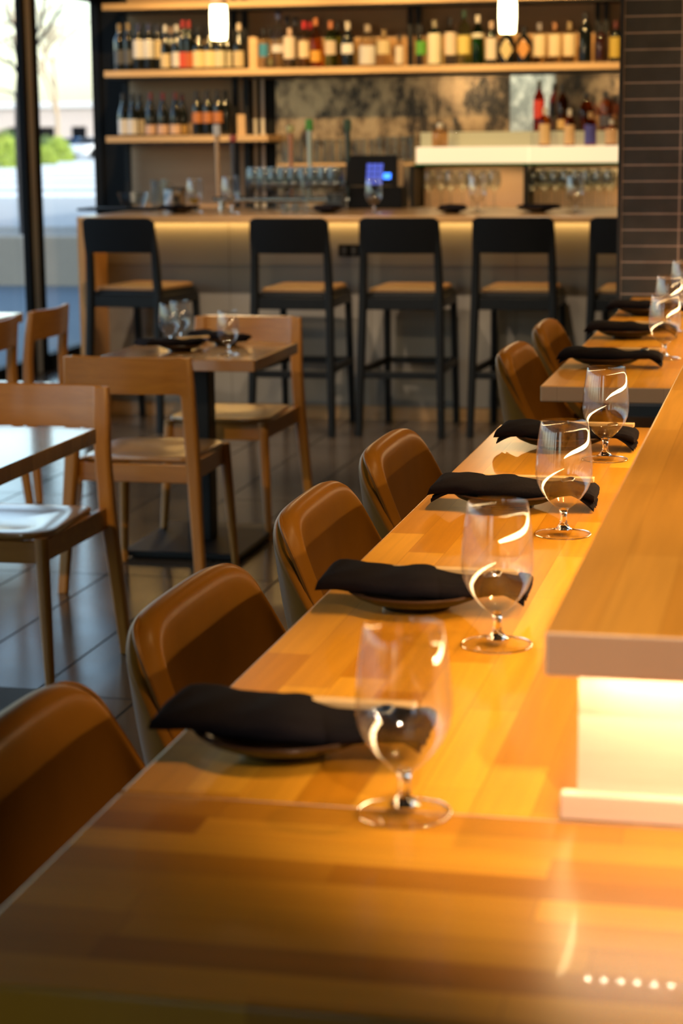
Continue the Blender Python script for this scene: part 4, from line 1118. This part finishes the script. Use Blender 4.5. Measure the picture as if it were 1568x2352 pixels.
# ------------------------------------------------------------------ light
def lamp(kind, name, loc, energy, col, **k):
    l = bpy.data.lights.new(name, kind); l.energy = energy; l.color = col
    for a, v in k.items(): setattr(l, a, v)
    o = bpy.data.objects.new(name, l); COL.objects.link(o); o.location = loc
    return o
WARM = (1, .63, .25)
DIN = (1, .76, .42)
def spot(x, y, e, size=55, tx=None, ty=None, col=WARM, blend=.6, r=.03, z=ZC-.06, tz=.95):
    o = lamp('SPOT', 'ceiling_spot', (x, y, z), e, col, spot_size=rad(size), spot_blend=blend, shadow_soft_size=r)  # unseen spots without fixtures; some are only added as fill
    d = Vector(((tx if tx is not None else x)-x, (ty if ty is not None else y)-y, tz-z)); o.rotation_euler = d.to_track_quat('-Z', 'Y').to_euler()
    return o
for y in (2.55, 3.2, 3.9): spot(-.25, y, 78, 46, tx=-.40)
for y in (4.9, 5.8, 6.6): spot(-.15, y, 70, 50, tx=-.45)
for x, y in ((-2.1, 6.3), (-2.6, 7.6)): spot(x, y, 40, 80, col=DIN)
spot(-1.9, 2.6, 220, 40, tx=-2.1, ty=6.3, tz=.75, col=DIN)  # low-angle fill added to light the oak chair backs
spot(-1.3, 5.6, 65, 40, tx=-2.1, ty=7.8, tz=.75, col=DIN)  # fill added to brighten the backrest of the facing chair
for x in (-3.9, -3.0, -2.1, -1.2): spot(x, 11.9, 130, 75, ty=13.4, tz=1.8)
spot(-4.0, 12.2, 60, 60, ty=13.5, tz=1.15)  # fill added to lift the plywood below the low shelf
for x in (-3.0, -1.6): spot(x, 8.4, 170, 70, ty=10.3, tz=.35, col=(1, .78, .55))
spot(.4, 5.4, 45, 45, tx=.0, ty=6.95, tz=.8, col=(1, .78, .58))  # fill added to bring out the tiled wall
spot(.6, -.4, 330, 20, tx=.03, ty=1.5, tz=1.10, z=2.6, col=(1, .78, .55))  # fill hung in mid-air, added to brighten the ledge front
for y in (1.9, 2.9): spot(.6, y, 150, 34, tx=-.02)  # fill added to brighten the top of the raised ledge
# light strips under the ledges and the bar counter
LED = (1, .70, .34)
for y, L in ((2.65, 2.2), (5.68, 2.4)):
    o = lamp('AREA', 'ledge_side_light', (-.174, y, CZ+.1310), 7, LED, shape='RECTANGLE', size=.020, size_y=L)
    o.rotation_euler = (0, rad(40), 0)
o = lamp('AREA', 'bar_strip_light', (-1.6, BF-.022, BZ-.042), 3.6, (1, .58, .17), shape='RECTANGLE', size=4.1, size_y=.02)
for xx in (-1.9, -.9): lamp('AREA', 'cubby_light', (xx, LY+.12, zb-.02), 2.2, WARM, shape='RECTANGLE', size=.9, size_y=.08)
for px, Y in ((503, 9.6), (1165, 9.6)):
    p = at(px, 50, Y); lamp('POINT', 'pendant_bulb', (p.x, Y, p.z-.14), 16, (1, .70, .36), shadow_soft_size=.04)

W = bpy.data.worlds.new('sky'); SC.world = W; W.use_nodes = True
nt = W.node_tree; bg = nt.nodes['Background']; sky = nt.nodes.new('ShaderNodeTexSky')
sky.sky_type = 'NISHITA'; sky.sun_elevation = rad(32); sky.sun_rotation = rad(120); sky.sun_disc = False; sky.air_density = 1.2; sky.dust_density = 2.0; sky.ozone_density = 1.5
nt.links.new(sky.outputs[0], bg.inputs['Color']); bg.inputs['Strength'].default_value = .6
sun = lamp('SUN', 'sun', (0, 0, 20), 1.7, (1, .95, .86), angle=rad(.6))
sun.rotation_euler = Vector((-.75, .16, -.58)).to_track_quat('-Z', 'Y').to_euler()

SC.view_settings.view_transform = 'Standard'; SC.view_settings.look = 'None'; SC.view_settings.gamma = 1; SC.view_settings.exposure = 0
SC.view_settings.use_curve_mapping = False
SC.cycles.use_denoising = True
SC.cycles.max_bounces = 14; SC.cycles.transparent_max_bounces = 40; SC.cycles.transmission_bounces = 10; SC.cycles.glossy_bounces = 6; SC.cycles.diffuse_bounces = 4
SC.cycles.caustics_reflective = False; SC.cycles.caustics_refractive = False; SC.cycles.sample_clamp_indirect = 6; SC.cycles.blur_glossy = .5
